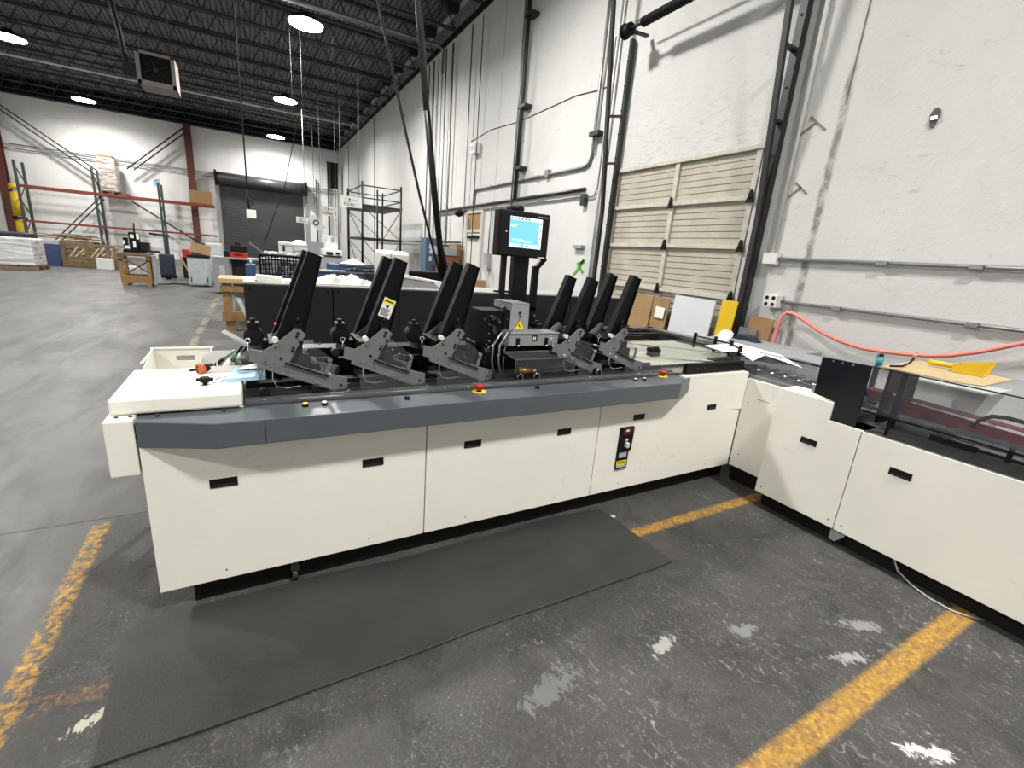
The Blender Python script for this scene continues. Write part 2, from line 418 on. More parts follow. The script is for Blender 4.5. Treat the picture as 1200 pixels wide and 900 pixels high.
# brown steel columns on the back wall
def column(X, z1=7.52):
    mb = MB(); mb.box(X - .16, X + .16, YB - .42, YB - .38, 0, z1); mb.box(X - .02, X + .02, YB - .38, YB - .06, 0, z1); mb.box(X - .16, X + .16, YB - .06, YB - .02, 0, z1)
    return struct(mb.build('column', RUST))
column(-2.7); column(-10.62)

# ---- sectional door in the right wall
k = NT('ribbed_cream_door'); x, y, z = k.xyz()
fr = k.math('FRACT', k.math('DIVIDE', z, .0855)); ln = k.ramp(fr, .04, .10, 1, 0)
c = k.mix(k.ramp(k.noise(2.2, 5), .3, .7), srgb('#9d968a'), srgb('#b3ad9f'))
c = k.mix(k.math('MULTIPLY', k.ramp(k.noise(9, 6), .55, .7), .3), c, (.25, .22, .18))
c = k.mix(k.math('MULTIPLY', ln, .75), c, (.10, .09, .08)); k.set(Base_Color=c, Roughness=.6)
k.bump(k.ramp(fr, .0, .14), .7, .012); RIB = k.m
FRAMEC = mat('door_frame_cream', '#b9b6aa', .55, var=.2, scale=10)
dr = thing('door_1', (XW - .02, (DY0 + DY1) / 2, 0), 'ribbed cream sectional overhead door in the right wall', 'door'); struct(dr)
zs = [.06, .80, 1.385, 2.03, 2.625, DZ - .02]
for a, b in zip(zs[:-1], zs[1:]):
    p = B(XW + .02, XW + .06, DY0 + .01, DY1 - .01, a + .012, b - .012).build('door_section', RIB, dr)
for z in zs[1:-1]:
    B(XW - .025, XW + .02, DY0 + .02, DY1 - .02, z - .028, z + .028).build('rail', FRAMEC, dr, .004)
B(XW - .03, XW + .02, DY0 - .03, DY1 + .03, DZ - .05, DZ + .01).build('head_rail', FRAMEC, dr, .004)
for y0 in (DY0 + .01, 5.14, DY1 - .07):
    B(XW - .012, XW + .02, y0, y0 + .075, .08, DZ - .05).build('stile', FRAMEC, dr, .003)
for z in zs[1:-1]:
    for y0 in (DY0 + .04, 5.18, DY1 - .04):
        mb = MB(); mb.prism([(y0 - .05, z - .06), (y0 + .05, z - .06), (y0 + .012, z + .09), (y0 - .012, z + .09)], 'x', XW - .045, XW - .026); mb.cyl((XW - .06, y0, z), (XW - .03, y0, z), .018, 8)
        mb.build('hinge', BLKPL, dr)

# ---- roll-up door in the back wall
ROLL = NT('grey_slatted_shutter'); k = ROLL; x, y, z = k.xyz(); fr = k.math('FRACT', k.math('DIVIDE', z, .12))
k.set(Base_Color=k.mix(k.ramp(fr, .05, .25, .35, 0), k.mix(k.ramp(k.noise(1.5), .3, .7), (.036, .037, .039), (.050, .051, .053)), (.03, .03, .03)), Roughness=.45); k.bump(k.ramp(fr, 0, .3), .5, .02); ROLL = k.m
X0, X1, _, Z1 = span(254, 210, 357, 222, YB - .3); Z1 = 4.9; Z0 = 4.35
rd = thing('door_2', ((X0 + X1) / 2, YB - .1, 0), 'closed grey roll-up door in the back wall', 'door'); struct(rd)
B(X0 + .1, X1 - .1, YB - .06, YB - .005, 0, Z1 - .2).build('curtain', ROLL, rd)
mb = MB(); mb.cyl((X0 - .05, YB - .38, Z1), (X1 + .05, YB - .38, Z1), .34, 20); mb.build('shutter_hood', mat('grey_hood_sheet', '#4a4c4f', .4, metal=.3), rd)
for xx in (X0 - .12, X1):
    B(xx, xx + .14, YB - .2, YB - .005, 0, Z1 - .1).build('guide_rail', GREYP, rd)
    B(xx + .02, xx + .12, YB - .72, YB - .01, Z1 - .4, Z1 + .4).build('end_plate', BLACK, rd)

# ---- personnel door in the right wall
y0, y1 = 11.72, 12.62
md = thing('door_3', (XW, 12.2, 0), 'white personnel door with a boarded transom in the right wall', 'door'); struct(md)
B(XW - .03, XW - .004, y0, y1, 0, 2.28).build('leaf', mat('door_white', '#cfcdc4', .5, var=.1), md)
B(XW - .03, XW - .004, y0, y1, 2.36, 2.78).build('transom', CARD, md)
mb = MB(); mb.box(XW - .06, XW - .004, y0 - .09, y0, 0, 2.85); mb.box(XW - .06, XW - .004, y1, y1 + .09, 0, 2.85); mb.box(XW - .06, XW - .004, y0, y1, 2.28, 2.36); mb.box(XW - .06, XW - .004, y0, y1, 2.78, 2.85)
mb.build('door_frame', mat('frame_grey_white', '#b9b8b0', .5), md)
mb = MB(); mb.box(XW - .10, XW - .03, y0 + .05, y0 + .2, .95, 1.1); mb.build('door_handle', BLKPL, md)
B(XW - .1, XW - .03, y0 + .1, y1 - .1, 2.12, 2.2).build('door_closer', BLKPL, md)

# ================================================================ THE INSERTING MACHINE
PF = 2.155                                    # front plane of the access panels
ins = thing('inserting_machine', (1.5, 2.45, 0), 'long cream and grey mail inserting machine with dark deck and slate front ledge', 'machine')
mb = MB(); mb.box(-.32, 3.44, 2.205, 2.22, 0, .135); mb.box(-.32, -.30, 2.22, 2.70, 0, .135); mb.box(-.30, 3.44, 2.69, 2.71, 0, .135); mb.build('plinth', BLKPL, ins)
mb = MB(); mb.box(-.43, 3.435, PF + .02, 2.72, .135, .90); mb.build('body', CREAM_D, ins)
seams = [(-.434, .757), (.763, 1.944), (1.950, 3.438)]
HND = [[(-.162, .607), (.480, .602)], [(1.032, .628), (1.666, .626)], [(2.303, .660), (3.071, .664)]]
def recess_handle(parent, X, z, w=.105, h=.042, flip=None, Yc=None):
    """recessed finger pull: dark pocket with a raised lip; flip = plane X for panels on the cross section"""
    mb = MB()
    if flip is None:
        mb.box(X - w / 2, X + w / 2, PF - .0025, PF + .004, z - h / 2, z + h / 2)
        a = mb.build('panel_handle', BLKPL, parent, .001)
        mb = MB(); mb.box(X - w / 2 + .008, X + w / 2 - .008, PF - .006, PF - .002, z - h / 2 + .006, z - h / 2 + .014); mb.build('finger_lip', DKSTEEL, a)
    else:
        mb.box(flip - .0025, flip + .004, Yc - w / 2, Yc + w / 2, z - h / 2, z + h / 2)
        a = mb.build('panel_handle', BLKPL, parent, .001)
        mb = MB(); mb.box(flip - .006, flip - .002, Yc - w / 2 + .01, Yc + w / 2 - .01, z - h / 2 + .006, z - h / 2 + .013); mb.build('finger_lip', DKSTEEL, a)
SCREW = mat('dark_screw_head', '#2c2a28', .5)
for i, (a, b) in enumerate(seams):
    top = .90 if i < 2 else .905
    mb = MB(); mb.box(a, b, PF, PF + .02, .119, top)
    if i == 2: mb.box(2.70, b, PF, PF + .05, .905, .932)
    p = mb.build('access_panel', CREAM, ins, .003)
    for X, z in HND[i]: recess_handle(p, X, z)
    mb = MB()
    for X in (a + .25, b - .3): mb.cyl((X, PF - .002, .165), (X, PF + .002, .165), .004, 8)
    mb.each('screw', SCREW, p)
# drape-like crease on the last panel is a bent lip at its right end
mb = MB(); mb.prism([(3.30, PF), (3.438, PF - .012), (3.438, PF + .03)], 'z', .62, .93); mb.build('corner_lip', CREAM, ins, .003)
# left end: drop box and lid
B(-.535, -.442, 2.158, 2.70, .688, .925).build('end_box', CREAM, ins, .006)
mb = MB(); mb.box(-.524, -.07, 2.222, 2.715, .927, .993); lid = mb.build('end_cover', CREAM, ins, .010)
mb = MB()
for X in (-.50, -.455, -.37, -.14): mb.cyl((X, 2.205, .92), (X, 2.205, .929), .007, 8)
mb.each('cover_screw', SCREW, lid)
# slate ledge
mb = MB(); mb.prism([(-.436, PF), (-.165, 2.052), (2.548, 2.052), (2.765, PF), (2.765, 2.246), (-.436, 2.246)], 'z', .808, .919)
shelf = mb.build('operator_ledge', SHELF, ins, .004)
mb = MB(); mb.box(.010, .012, 2.0512, 2.053, .812, .917); mb.build('ledge_seam', BLACK, shelf)
# buttons on the ledge
def button(X, Y, m, ring=BLKPL, r=.014):
    mb = MB(); mb.cyl((X, Y, .918), (X, Y, .930), r, 18); a = mb.build('push_button', ring, ins)
    mb = MB(); mb.cyl((X, Y, .929), (X, Y, .936), r * .78, 18); mb.each('button_cap', m, a)
YB_ = mat('lit_yellow_cap', '#e6e03a', .35); WB = WHITE; BLUEB = mat('dark_blue_cap', '#1c2450', .35)
for X, Y, m in ((.180, 2.185, YB_), (.262, 2.185, WB), (.655, 2.175, BLUEB), (1.45, 2.185, BLUEB), (2.245, 2.185, WB), (2.325, 2.185, WB)): button(X, Y, m)
for X, Y in ((1.075, 2.205), (2.56, 2.24)):
    mb = MB(); mb.cyl((X, Y, .918), (X, Y, .922), .040, 24); e = mb.build('emergency_stop', YLABEL, ins)
    mb = MB(); mb.cyl((X, Y, .921), (X, Y, .936), .014, 16); mb.build('stop_collar', BLKPL, e)
    mb = MB(); mb.cyl((X, Y, .934), (X, Y, .944), .022, 20); mb.cyl((X, Y, .944), (X, Y, .960), .026, 20, .024); mb.build('stop_head', RED, e)
# deck
mb = MB(); mb.box(-.06, 2.74, 2.246, 2.74, .86, .925); deck = mb.build('deck_plate', DECKM, ins)
mb = MB(); mb.box(-.06, 2.70, 2.252, 2.268, .925, .938); mb.box(-.06, 2.72, 2.292, 2.300, .925, .944); rail = mb.build('front_rail', STEEL, ins, .001)
mb = MB(); mb.box(-.06, 2.72, 2.268, 2.292, .925, .931); mb.build('rail_channel', GREYP, ins)
mb = MB()
for i in range(19): mb.cyl((.02 + i * .145, 2.260, .936), (.02 + i * .145, 2.260, .943), .005, 8)
mb.each('rail_bolt', CHROME, rail)
mb = MB(); mb.box(-.06, 2.72, 2.302, 2.352, .925, .9285); mb.build('front_wear_strip', mat('grey_wear_strip', '#8a8a86', .3, var=.2), ins)
mb = MB(); mb.box(-.06, 2.72, 2.42, 2.428, .925, .950); mb.box(-.06, 2.72, 2.52, 2.528, .925, .950); mb.box(-.06, 2.72, 2.31, 2.40, .925, .929); mb.build('raceway_guide', DKSTEEL, ins)
CH = mat('raceway_pusher_chain', '#3a3a3a', .35, metal=.8)
mb = MB()
for i in range(60): mb.box(-.05 + i * .0463, -.028 + i * .0463, 2.466, 2.482, .925, .934)
mb.build('transport_chain', CH, ins)
mb = MB()
for i in range(13): mb.bar((.0 + i * .21, 2.474, .93), (.0 + i * .21, 2.474, .965), .006, .012)
mb.each('pusher_pin', CHROME, ins)
# low clear covers over the raceway
mb = MB()
for a_, b_ in ((.46, .78), (.88, 1.18), (1.88, 2.06), (2.30, 2.66)): mb.box(a_, b_, 2.36, 2.56, .985, .988); mb.box(a_, b_, 2.357, 2.360, .93, .988)
mb.each('raceway_cover', CLEAR, ins)
for a, b in ((.42, .70), (.86, 1.14), (1.30, 1.72), (2.08, 2.12)):
    pass
# rear housing strip that carries the feeders
mb = MB(); mb.box(-.06, 2.70, 2.74, 2.92, .70, 1.02); mb.box(-.06, 2.70, 2.78, 2.90, 1.02, 1.07); mb.build('rear_drive_housing', BLACK, ins, .006)
mb = MB()
random.seed(3)
for i in range(20):
    X = -.02 + i * .134 + random.uniform(-.02, .02); z = random.uniform(1.0, 1.10); r = random.uniform(.012, .028)
    mb.cyl((X, 2.735 - random.uniform(0, .03), z), (X, 2.80, z), r, 10)
mb.each('drive_pulley', DKSTEEL, ins)
mb = MB()
for i in range(30):
    X = -.02 + i * .09 + random.uniform(-.03, .03); mb.ball((X, 2.73, random.uniform(.99, 1.12)), random.uniform(.005, .009), 8, 6)
mb.each('bright_fastener', CHROME, ins)
# round stub shafts along the front of the deck
mb = MB()
for X in (.245, .02, 1.40, 1.52, 2.02):
    mb.cyl((X, 2.31, .955), (X, 2.35, .955), .022, 18); mb.cyl((X, 2.305, .955), (X, 2.312, .955), .009, 12)
mb.each('track_knob', BLKPL, ins)
mb = MB()
for X in (1.40, 1.52, 2.02): mb.ring((X, 2.308, .955), (0, 1, 0), .021, .0025, 20, 6)
mb.each('knob_rim', CHROME, ins)
# breaker panel
mb = MB(); mb.prism([(2.140, .285), (2.243, .285), (2.243, .415), (2.262, .420), (2.268, .555), (2.262, .60), (2.140, .60)], 'y', PF - .012, PF)
bp = mb.build('breaker_panel', BLKPL, ins, .002)
mb = MB(); mb.box(2.160, 2.262, PF - .016, PF - .012, .545, .598); mb.build('breaker_header', mat('dark_maroon_label', '#3a1213', .4), bp)
mb = MB(); mb.box(2.185, 2.215, PF - .018, PF - .015, .568, .583); mb.build('indicator', mat('pale_red_lens', '#f0c8c0', .3), bp)
mb = MB(); mb.box(2.192, 2.214, PF - .040, PF - .012, .455, .490); mb.box(2.190, 2.216, PF - .020, PF - .012, .500, .514); mb.build('breaker_lever', WHITE, bp, .002)
mb = MB(); mb.box(2.155, 2.225, PF - .0135, PF - .012, .375, .412); mb.build('rating_label', LGREY, bp)
mb = MB(); mb.box(2.143, 2.232, PF - .0135, PF - .012, .318, .352); mb.build('yellow_notice', YLABEL, bp)
mb = MB(); mb.box(2.143, 2.232, PF - .0135, PF - .012, .298, .318); mb.build('grey_notice', LGREY, bp)
mb = MB(); mb.box(2.155, 2.222, PF - .0142, PF - .0134, .331, .336); mb.box(2.155, 2.215, PF - .0142, PF - .0134, .341, .346); mb.box(2.163, 2.19, PF - .0142, PF - .0134, .533, .537); mb.box(2.215, 2.24, PF - .0142, PF - .0134, .538, .542); mb.build('notice_print', BLACK, bp)
for X, m in ((.10, DKSTEEL),):
    mb = MB(); mb.cyl((X - .012, 2.19, .03), (X + .012, 2.19, .03), .03, 14); mb.box(X - .018, X + .018, 2.17, 2.21, .055, .115); mb.build('caster', m, ins)
# turning table at the right end
TB = mat('beige_table_top', '#b9b6a8', .35, var=.12)
mb = MB(); mb.prism([(2.74, 2.26), (3.42, 2.26), (3.78, 2.55), (4.05, 2.80), (4.02, 3.45), (2.74, 3.45)], 'z', .90, .925); tt = mb.build('turn_table', TB, ins, .003)
mb = MB(); mb.prism([(2.90, 2.44), (3.40, 2.44), (3.70, 2.60), (3.92, 2.84), (3.90, 3.30), (2.90, 3.30)], 'z', .965, .969); mb.build('table_glass', CLEAR, ins)
mb = MB(); mb.box(2.70, 3.05, 2.25, 2.40, .925, .935); mb.box(2.72, 3.35, 2.42, 2.434, .93, .95); mb.bar((2.75, 2.80, .935), (3.35, 2.40, .955), .012, .012); mb.bar((2.86, 3.3, .975), (3.70, 2.62, .975), .008); mb.build('table_guide_rail', CHROME, ins)
mb = MB(); mb.box(2.74, 3.42, 2.255, 2.43, .925, .932); mb.build('grey_transfer_plate', DKSTEEL, ins)
mb = MB(); mb.box(3.02, 3.13, 2.80, 2.86, .925, .985); mb.cyl((3.0, 2.83, .985), (3.12, 2.83, .985), .02, 10); mb.build('sensor_bracket', BLKPL, ins)
mb = MB(); mb.box(2.745, 3.42, 2.188, 2.225, .934, 1.012); cb = mb.build('black_control_bar', BLACK, ins, .004)
mb = MB()
for X in (2.86, 2.90, 2.94): mb.cyl((X, 2.184, .975), (X, 2.19, .975), .008, 10)
mb.each('bar_dial', DKSTEEL, cb)
# far guard rail of the turning table
mb = MB(); mb.prism([(4.05, 2.72), (4.16, 2.72), (4.16, 3.95), (4.05, 3.95)], 'z', .965, 1.0); mb.box(2.9, 4.16, 3.86, 3.98, .965, 1.0); gr = mb.build('back_guard_shelf', STEEL, ins, .003)
mb = MB(); mb.box(4.06, 4.15, 2.74, 3.93, .86, .965); mb.box(3.0, 4.1, 3.88, 3.96, .86, .965); mb.build('guard_skirt', DKSTEEL, ins)
mb = MB(); mb.box(3.2, 3.9, 3.55, 3.62, .93, .99); mb.box(2.9, 3.6, 3.48, 3.55, .93, .98)
for X, Y in ((3.95, 3.12), (3.98, 2.90), (3.92, 2.68), (3.74, 2.46)): mb.box(X - .012, X + .012, Y - .012, Y + .012, .90, 1.075)
mb.bar((3.95, 3.14, 1.045), (3.92, 2.66, 1.045), .012); mb.bar((3.92, 2.68, 1.045), (3.72, 2.44, 1.045), .012)
mb.build('black_guard_frame', BLACK, ins)
mb = MB(); mb.cyl((3.42, 3.58, .93), (3.42, 3.58, 1.08), .028, 12); mb.box(3.34, 3.50, 3.56, 3.60, 1.03, 1.05); mb.cyl((3.42, 3.58, 1.08), (3.42, 3.58, 1.11), .012, 10); mb.build('hold_down_post', BLACK, ins)
mb = MB(); mb.box(3.52, 3.74, 2.42, 2.62, .92, .935); mb.build('black_flap', BLACK, ins)
mb = MB(); mb.bar((3.40, 2.26, .95), (3.52, 2.40, 1.03), .018); mb.bar((3.44, 2.20, .95), (3.60, 2.42, .96), .02); mb.bar((3.36, 2.32, .94), (3.62, 2.20, .96), .014); mb.build('linkage_arm', BLACK, ins)
mb = MB(); mb.ball((3.47, 2.27, .965), .022); mb.cyl((3.38, 2.22, .95), (3.54, 2.22, .95), .010, 10); mb.build('linkage_knob', CHROME, ins)

# ---------------------------------------------------------------- insert feeders
PITCH = .4215
def make_feeder():
    f = thing('insert_feeder', (.2, 2.50, .925), '', 'insert feeder', 'insert feeders standing along the machine deck')
    prof = [(-.036, 1.090), (.005, 1.078), (.365, .926), (.402, .931), (.402, .988), (.345, 1.004), (.300, 1.015), (.135, 1.078), (.160, 1.130), (.214, 1.216), (.188, 1.242), (.166, 1.246), (.088, 1.180), (.022, 1.137), (-.030, 1.150)]
    sp = MB().prism(prof, 'y', 2.398, 2.404).build('side_plate', PLATE, f, .001)
    mb = MB()
    for X, z in ((.085, 1.17), (.172, 1.205), (.185, 1.18), (.178, 1.222), (.10, 1.10), (.155, 1.15), (.15, 1.135), (.37, .95)): mb.cyl((X, 2.394, z), (X, 2.399, z), .0065, 8)
    mb.each('plate_hole', BLKPL, sp)
    mb = MB()
    for X, z in ((.062, 1.066), (.123, 1.040), (.085, 1.165)): mb.cyl((X, 2.388, z), (X, 2.399, z), .008, 10)
    mb.each('plate_bolt', CHROME, sp)
    B(0, 0, 0, 0, 0, 0) if False else None
    mb = MB(); mb.prism([(.0, 1.062), (.345, .920), (.350, .934), (.004, 1.078)], 'y', 2.385, 2.400); mb.build('slide_rail', PLATE, f, .001)
    mb = MB(); mb.prism([(.115, 1.075), (.31, .998), (.31, 1.004), (.118, 1.082)], 'y', 2.386, 2.397); mb.build('slot_strip', BLKPL, f)
    # rear plate, cross bars and tray
    MB().prism(prof, 'y', 2.655, 2.661).build('side_plate', PLATE, f, .001)
    mb = MB()
    for X, z in ((.02, 1.10), (.10, 1.10), (.19, 1.19), (.33, .985)): mb.cyl((X, 2.40, z), (X, 2.66, z), .010, 10)
    mb.build('cross_bar', STEEL, f)
    mb = MB(); mb.prism([(.02, 1.055), (.36, .942), (.36, .948), (.02, 1.062)], 'y', 2.405, 2.655); mb.build('feed_tray', DECKM, f)
    mb = MB(); mb.cyl((.205, 2.44, 1.075), (.205, 2.62, 1.075), .032, 16); mb.cyl((.26, 2.44, 1.035), (.26, 2.62, 1.035), .022, 14); mb.build('feed_roller', RUBBER, f)
    mb = MB(); mb.obox((.275, 2.47, 1.02), (.075, .012, .012), (0, .35, 0)); mb.obox((.165, 2.43, 1.045), (.01, .012, .03)); mb.cyl((.23, 2.50, 1.05), (.33, 2.50, 1.0), .008, 8); mb.build('bright_lever', CHROME, f)
    # upright arm at the outfeed side
    mb = MB(); mb.prism([(.290, 1.010), (.312, 1.010), (.333, 1.085), (.315, 1.092)], 'y', 2.398, 2.404); a = mb.build('guard_arm', PLATE, f, .001)
    mb = MB(); mb.cyl((.318, 2.39, 1.087), (.318, 2.41, 1.087), .011, 12); mb.build('arm_pin', CHROME, a)
    # clear hood over the separator
    mb = MB(); mb.prism([(.165, 1.14), (.265, 1.145), (.335, 1.085), (.300, 1.02), (.140, 1.078)], 'y', 2.412, 2.416); mb.prism([(.165, 1.14), (.265, 1.145), (.265, 1.141), (.165, 1.136)], 'y', 2.416, 2.64); mb.build('clear_hood', CLEARD, f)
    # drive motor and knobs at the infeed side
    mb = MB(); mb.cyl((-.01, 2.62, 1.165), (-.01, 2.72, 1.165), .045, 20); mb.cyl((-.01, 2.60, 1.165), (-.01, 2.62, 1.165), .034, 20); mb.cyl((-.01, 2.59, 1.165), (-.01, 2.60, 1.165), .010, 12); m1 = mb.build('drive_motor', BLKPL, f)
    mb = MB(); mb.box(-.035, .015, 2.62, 2.70, 1.205, 1.235); mb.cyl((-.01, 2.66, 1.235), (-.01, 2.66, 1.255), .012, 10); mb.build('motor_terminal_box', BLACK, m1)
    mb = MB(); mb.box(.02, .12, 2.60, 2.68, 1.04, 1.15); mb.cyl((.08, 2.58, 1.14), (.08, 2.60, 1.14), .03, 14); mb.cyl((.04, 2.57, 1.08), (.04, 2.60, 1.08), .022, 14); mb.build('gear_block', BLACK, f, .003)
    mb = MB(); mb.cyl((.080, 2.415, 1.186), (.080, 2.445, 1.186), .014, 16); mb.build('guide_wheel', WHITE, f)
    mb = MB(); mb.ring((-.035, 2.42, 1.185), (.3, 1, 0), .011, .0028, 18, 6); mb.cyl((-.035, 2.42, 1.173), (-.035, 2.42, 1.135), .003, 6); mb.build('pull_ring', CHROME, f)
    mb = MB(); mb.box(.16, .20, 2.43, 2.47, 1.235, 1.262); mb.cyl((.18, 2.45, 1.262), (.186, 2.45, 1.295), .010, 10); mb.ball((.19, 2.44, 1.235), .013); mb.build('sensor_head', BLKPL, f)
    mb = MB(); mb.tube([(.06, 2.39, 1.06), (.058, 2.385, 1.0), (.075, 2.38, .965), (.12, 2.38, .955), (.18, 2.375, .965)], .0017, 6); mb.build('signal_wire', LGREY, f)
    # hopper: two leaning angle fences
    for nm, Y, dy in (('hopper_fence', 2.452, .05), ('hopper_fence', 2.700, .05)):
        q = [(.060, 1.125), (.243, 1.610), (.303, 1.588), (.190, 1.115)]
        mb = MB(); mb.prism(q, 'y', Y, Y + .003)
        l = [(.060, 1.125), (.243, 1.610), (.2465, 1.6085), (.0645, 1.1235)]
        mb.prism(l, 'y', Y - .002, Y + dy)
        mb.prism([(.187, 1.118), (.2975, 1.590), (.303, 1.588), (.190, 1.115)], 'y', Y - .014, Y + .002)
        h = mb.build(nm, SATIN, f, .0008)
    mb = MB(); mb.prism([(.052, 1.12), (.052, 1.165), (.20, 1.165), (.20, 1.12)], 'y', 2.45, 2.72); mb.build('hopper_foot', BLACK, f, .002)
    return f
fd0 = make_feeder()
fd0['label'] = 'insert feeder at the left end of the deck, nearest the cream cover'
labs = {1: 'insert feeder whose black hopper fence carries a yellow and white warning label', 2: 'insert feeder immediately left of the monitor post and sealing head',
        4: 'insert feeder just right of the sealing head and monitor', 5: 'rightmost insert feeder, next to the turning table'}
fd = {0: fd0}
for i in (1, 2, 4, 5):
    c = copy_tree(fd0); c.location.x += PITCH * i + (.03 if i == 4 else 0); c['label'] = labs[i]; fd[i] = c
for o in fd[4].children:
    if o.name.startswith('hopper_fence'): o.location.z -= .035; o.location.x += .01
# red lens glow on feeder 0, caution label on feeder 1
nf = [c for c in fd[1].children if c.name.startswith('hopper_fence')]
nf = min(nf, key=lambda o: min(v.co.y for v in o.data.vertices))
def fence_pt(u, v, dx, y=2.4495):
    """u across, v up the near fence face"""
    bl, tl, tr, br = Vector((.060, 0, 1.125)), Vector((.243, 0, 1.610)), Vector((.303, 0, 1.588)), Vector((.190, 0, 1.115))
    p = bl.lerp(br, u).lerp(tl.lerp(tr, u), v); return Vector((p.x + dx, y, p.z))
c0 = fence_pt(.53, .47, PITCH); ang = math.radians(-21)
def lab(u0, u1, v0, v1, m, name, par, y):
    ax = Vector((math.cos(ang), 0, math.sin(ang))); az = Vector((-math.sin(ang), 0, math.cos(ang))) 
    P = [c0 + ax * a + az * b for a, b in ((u0, v0), (u1, v0), (u1, v1), (u0, v1))]
    return MB().prism([(p.x, p.z) for p in P], 'y', y, y + .0008).build(name, m, par)
wl = lab(-.032, .032, -.052, .052, PAPER, 'warning_label', nf, 2.4480)
lab(-.029, .029, .024, .049, YLABEL, 'label_header', wl, 2.4473)
b_ = MB()
ax = Vector((math.cos(ang), 0, math.sin(ang))); az = Vector((-math.sin(ang), 0, math.cos(ang)))
def lb(u, v, w, h):
    P = [c0 + ax * a + az * b for a, b in ((u, v), (u + w, v), (u + w, v + h), (u, v + h))]
    b_.prism([(p.x, p.z) for p in P], 'y', 2.4466, 2.4474)
lb(-.014, .033, .036, .007); lb(-.025, .032, .008, .009)
for j in range(6): lb(-.026, -.008 - j * .0068, .05 - (j % 3) * .006, .0026)
lb(-.004, .004, .009, .014); lb(-.012, .007, .009, .004); lb(-.002, -.001, .006, .004)
b_.build('label_print', BLACK, wl)
mb = MB(); mb.ball((.085, 2.445, 1.262), .006); o = mb.build('red_lamp', glow('red_lamp_glow', (.9, .02, .08), 2.5), fd[0])

# ---------------------------------------------------------------- sealing head between the feeders
sh = thing('sealing_head', (1.55, 2.56, .925), 'grey sealing head with a yellow warning triangle beneath the monitor', 'machine head')
mb = MB(); mb.box(1.405, 1.540, 2.50, 2.504, 1.205, 1.384); mb.box(1.405, 1.540, 2.50, 2.74, 1.380, 1.386); mb.box(1.405, 1.409, 2.50, 2.74, 1.340, 1.386); mb.box(1.536, 1.540, 2.50, 2.74, 1.340, 1.386)
hd = mb.build('head_cover', mat('light_grey_hood', '#8c8d8f', .45), sh, .001)
mb = MB()
tri = lambda s, z0: [(1.476 - s, z0), (1.476 + s, z0), (1.476, z0 + s * 1.72)]
mb.prism(tri(.037, 1.222), 'y', 2.4985, 2.5); wt = mb.build('warning_triangle', BLACK, sh)
MB().prism(tri(.0335, 1.224), 'y', 2.4978, 2.4986).build('triangle_face', YLABEL, wt)
MB().prism([(1.463, 1.250), (1.472, 1.256), (1.476, 1.244), (1.490, 1.232), (1.473, 1.236), (1.468, 1.246)], 'y', 2.4972, 2.4979).build('triangle_symbol', BLACK, wt)
mb = MB(); mb.cyl((1.470, 2.494, 1.325), (1.470, 2.5, 1.325), .008, 10); mb.cyl((1.472, 2.494, 1.303), (1.472, 2.5, 1.303), .006, 10); mb.each('cover_hole', BLKPL, hd)
mb = MB(); mb.box(1.467, 1.479, 2.492, 2.5, 1.282, 1.297); mb.build('latch', CHROME, hd)
mb = MB(); mb.box(1.388, 1.765, 2.47, 2.62, 1.118, 1.200); mb.box(1.380, 1.772, 2.462, 2.63, 1.196, 1.204); lb2 = mb.build('lower_housing', mat('mid_grey_housing', '#8a8b8c', .45), sh, .002)
mb = MB()
for X in (1.445, 1.66): mb.box(X, X + .018, 2.455, 2.47, 1.125, 1.17)
mb.each('housing_clip', BLKPL, lb2)
mb = MB()
for X in (1.452, 1.667): mb.ball((X, 2.452, 1.122), .009)
mb.each('clip_screw', CHROME, lb2)
mb = MB(); mb.box(1.56, 1.60, 2.4675, 2.47, 1.148, 1.185); mb.build('counter_window', BLACK, lb2)
mb = MB(); mb.box(1.567, 1.577, 2.466, 2.4676, 1.153, 1.177); mb.box(1.582, 1.588, 2.466, 2.4676, 1.153, 1.177); mb.each('counter_digit', WHITE, lb2)
mb = MB(); mb.ring((1.735, 2.452, 1.112), (0, 1, 0), .020, .006, 22, 8); mb.cyl((1.765, 2.45, 1.115), (1.79, 2.45, 1.118), .006, 8); mb.build('clamp_ring', CHROME, sh)
mb = MB(); fr = [(1.345, 1.085), (1.80, 1.085), (1.83, 1.055), (1.40, 1.050)]
mb.bar((1.345, 2.44, 1.088), (1.78, 2.44, 1.088), .007); mb.bar((1.40, 2.38, 1.052), (1.86, 2.38, 1.052), .007); mb.bar((1.345, 2.44, 1.088), (1.40, 2.38, 1.052), .007); mb.bar((1.78, 2.44, 1.088), (1.86, 2.38, 1.052), .007)
mb.bar((1.345, 2.44, 1.088), (1.385, 2.47, 1.19), .006)
for X, Y in ((1.40, 2.38), (1.86, 2.38), (1.345, 2.44)): mb.bar((X, Y, .925), (X, Y, 1.06), .006)
mb.build('hood_frame', STEEL, sh)
mb = MB(); mb.quad((1.345, 2.44, 1.088), (1.78, 2.44, 1.088), (1.86, 2.38, 1.052), (1.40, 2.38, 1.052), .003); mb.quad((1.40, 2.38, .96), (1.86, 2.38, .96), (1.86, 2.38, 1.05), (1.40, 2.38, 1.05), .003); mb.build('clear_hood', CLEARD, sh)
mb = MB(); mb.box(1.22, 1.78, 2.60, 2.76, .925, 1.12); mb.box(1.24, 1.40, 2.56, 2.74, 1.12, 1.33); mb.build('mechanism_block', BLACK, sh, .004)
random.seed(11); mb = MB()
for i in range(12):
    X, z = random.uniform(1.24, 1.40), random.uniform(1.0, 1.34); mb.cyl((X, 2.52 + random.uniform(0, .05), z), (X, 2.60, z), random.uniform(.008, .022), 10)
mb.each('mechanism_roller', DKSTEEL, sh)
mb = MB()
for i in range(16): mb.ball((random.uniform(1.24, 1.40), 2.515, random.uniform(1.02, 1.33)), random.uniform(.004, .007), 8, 6)
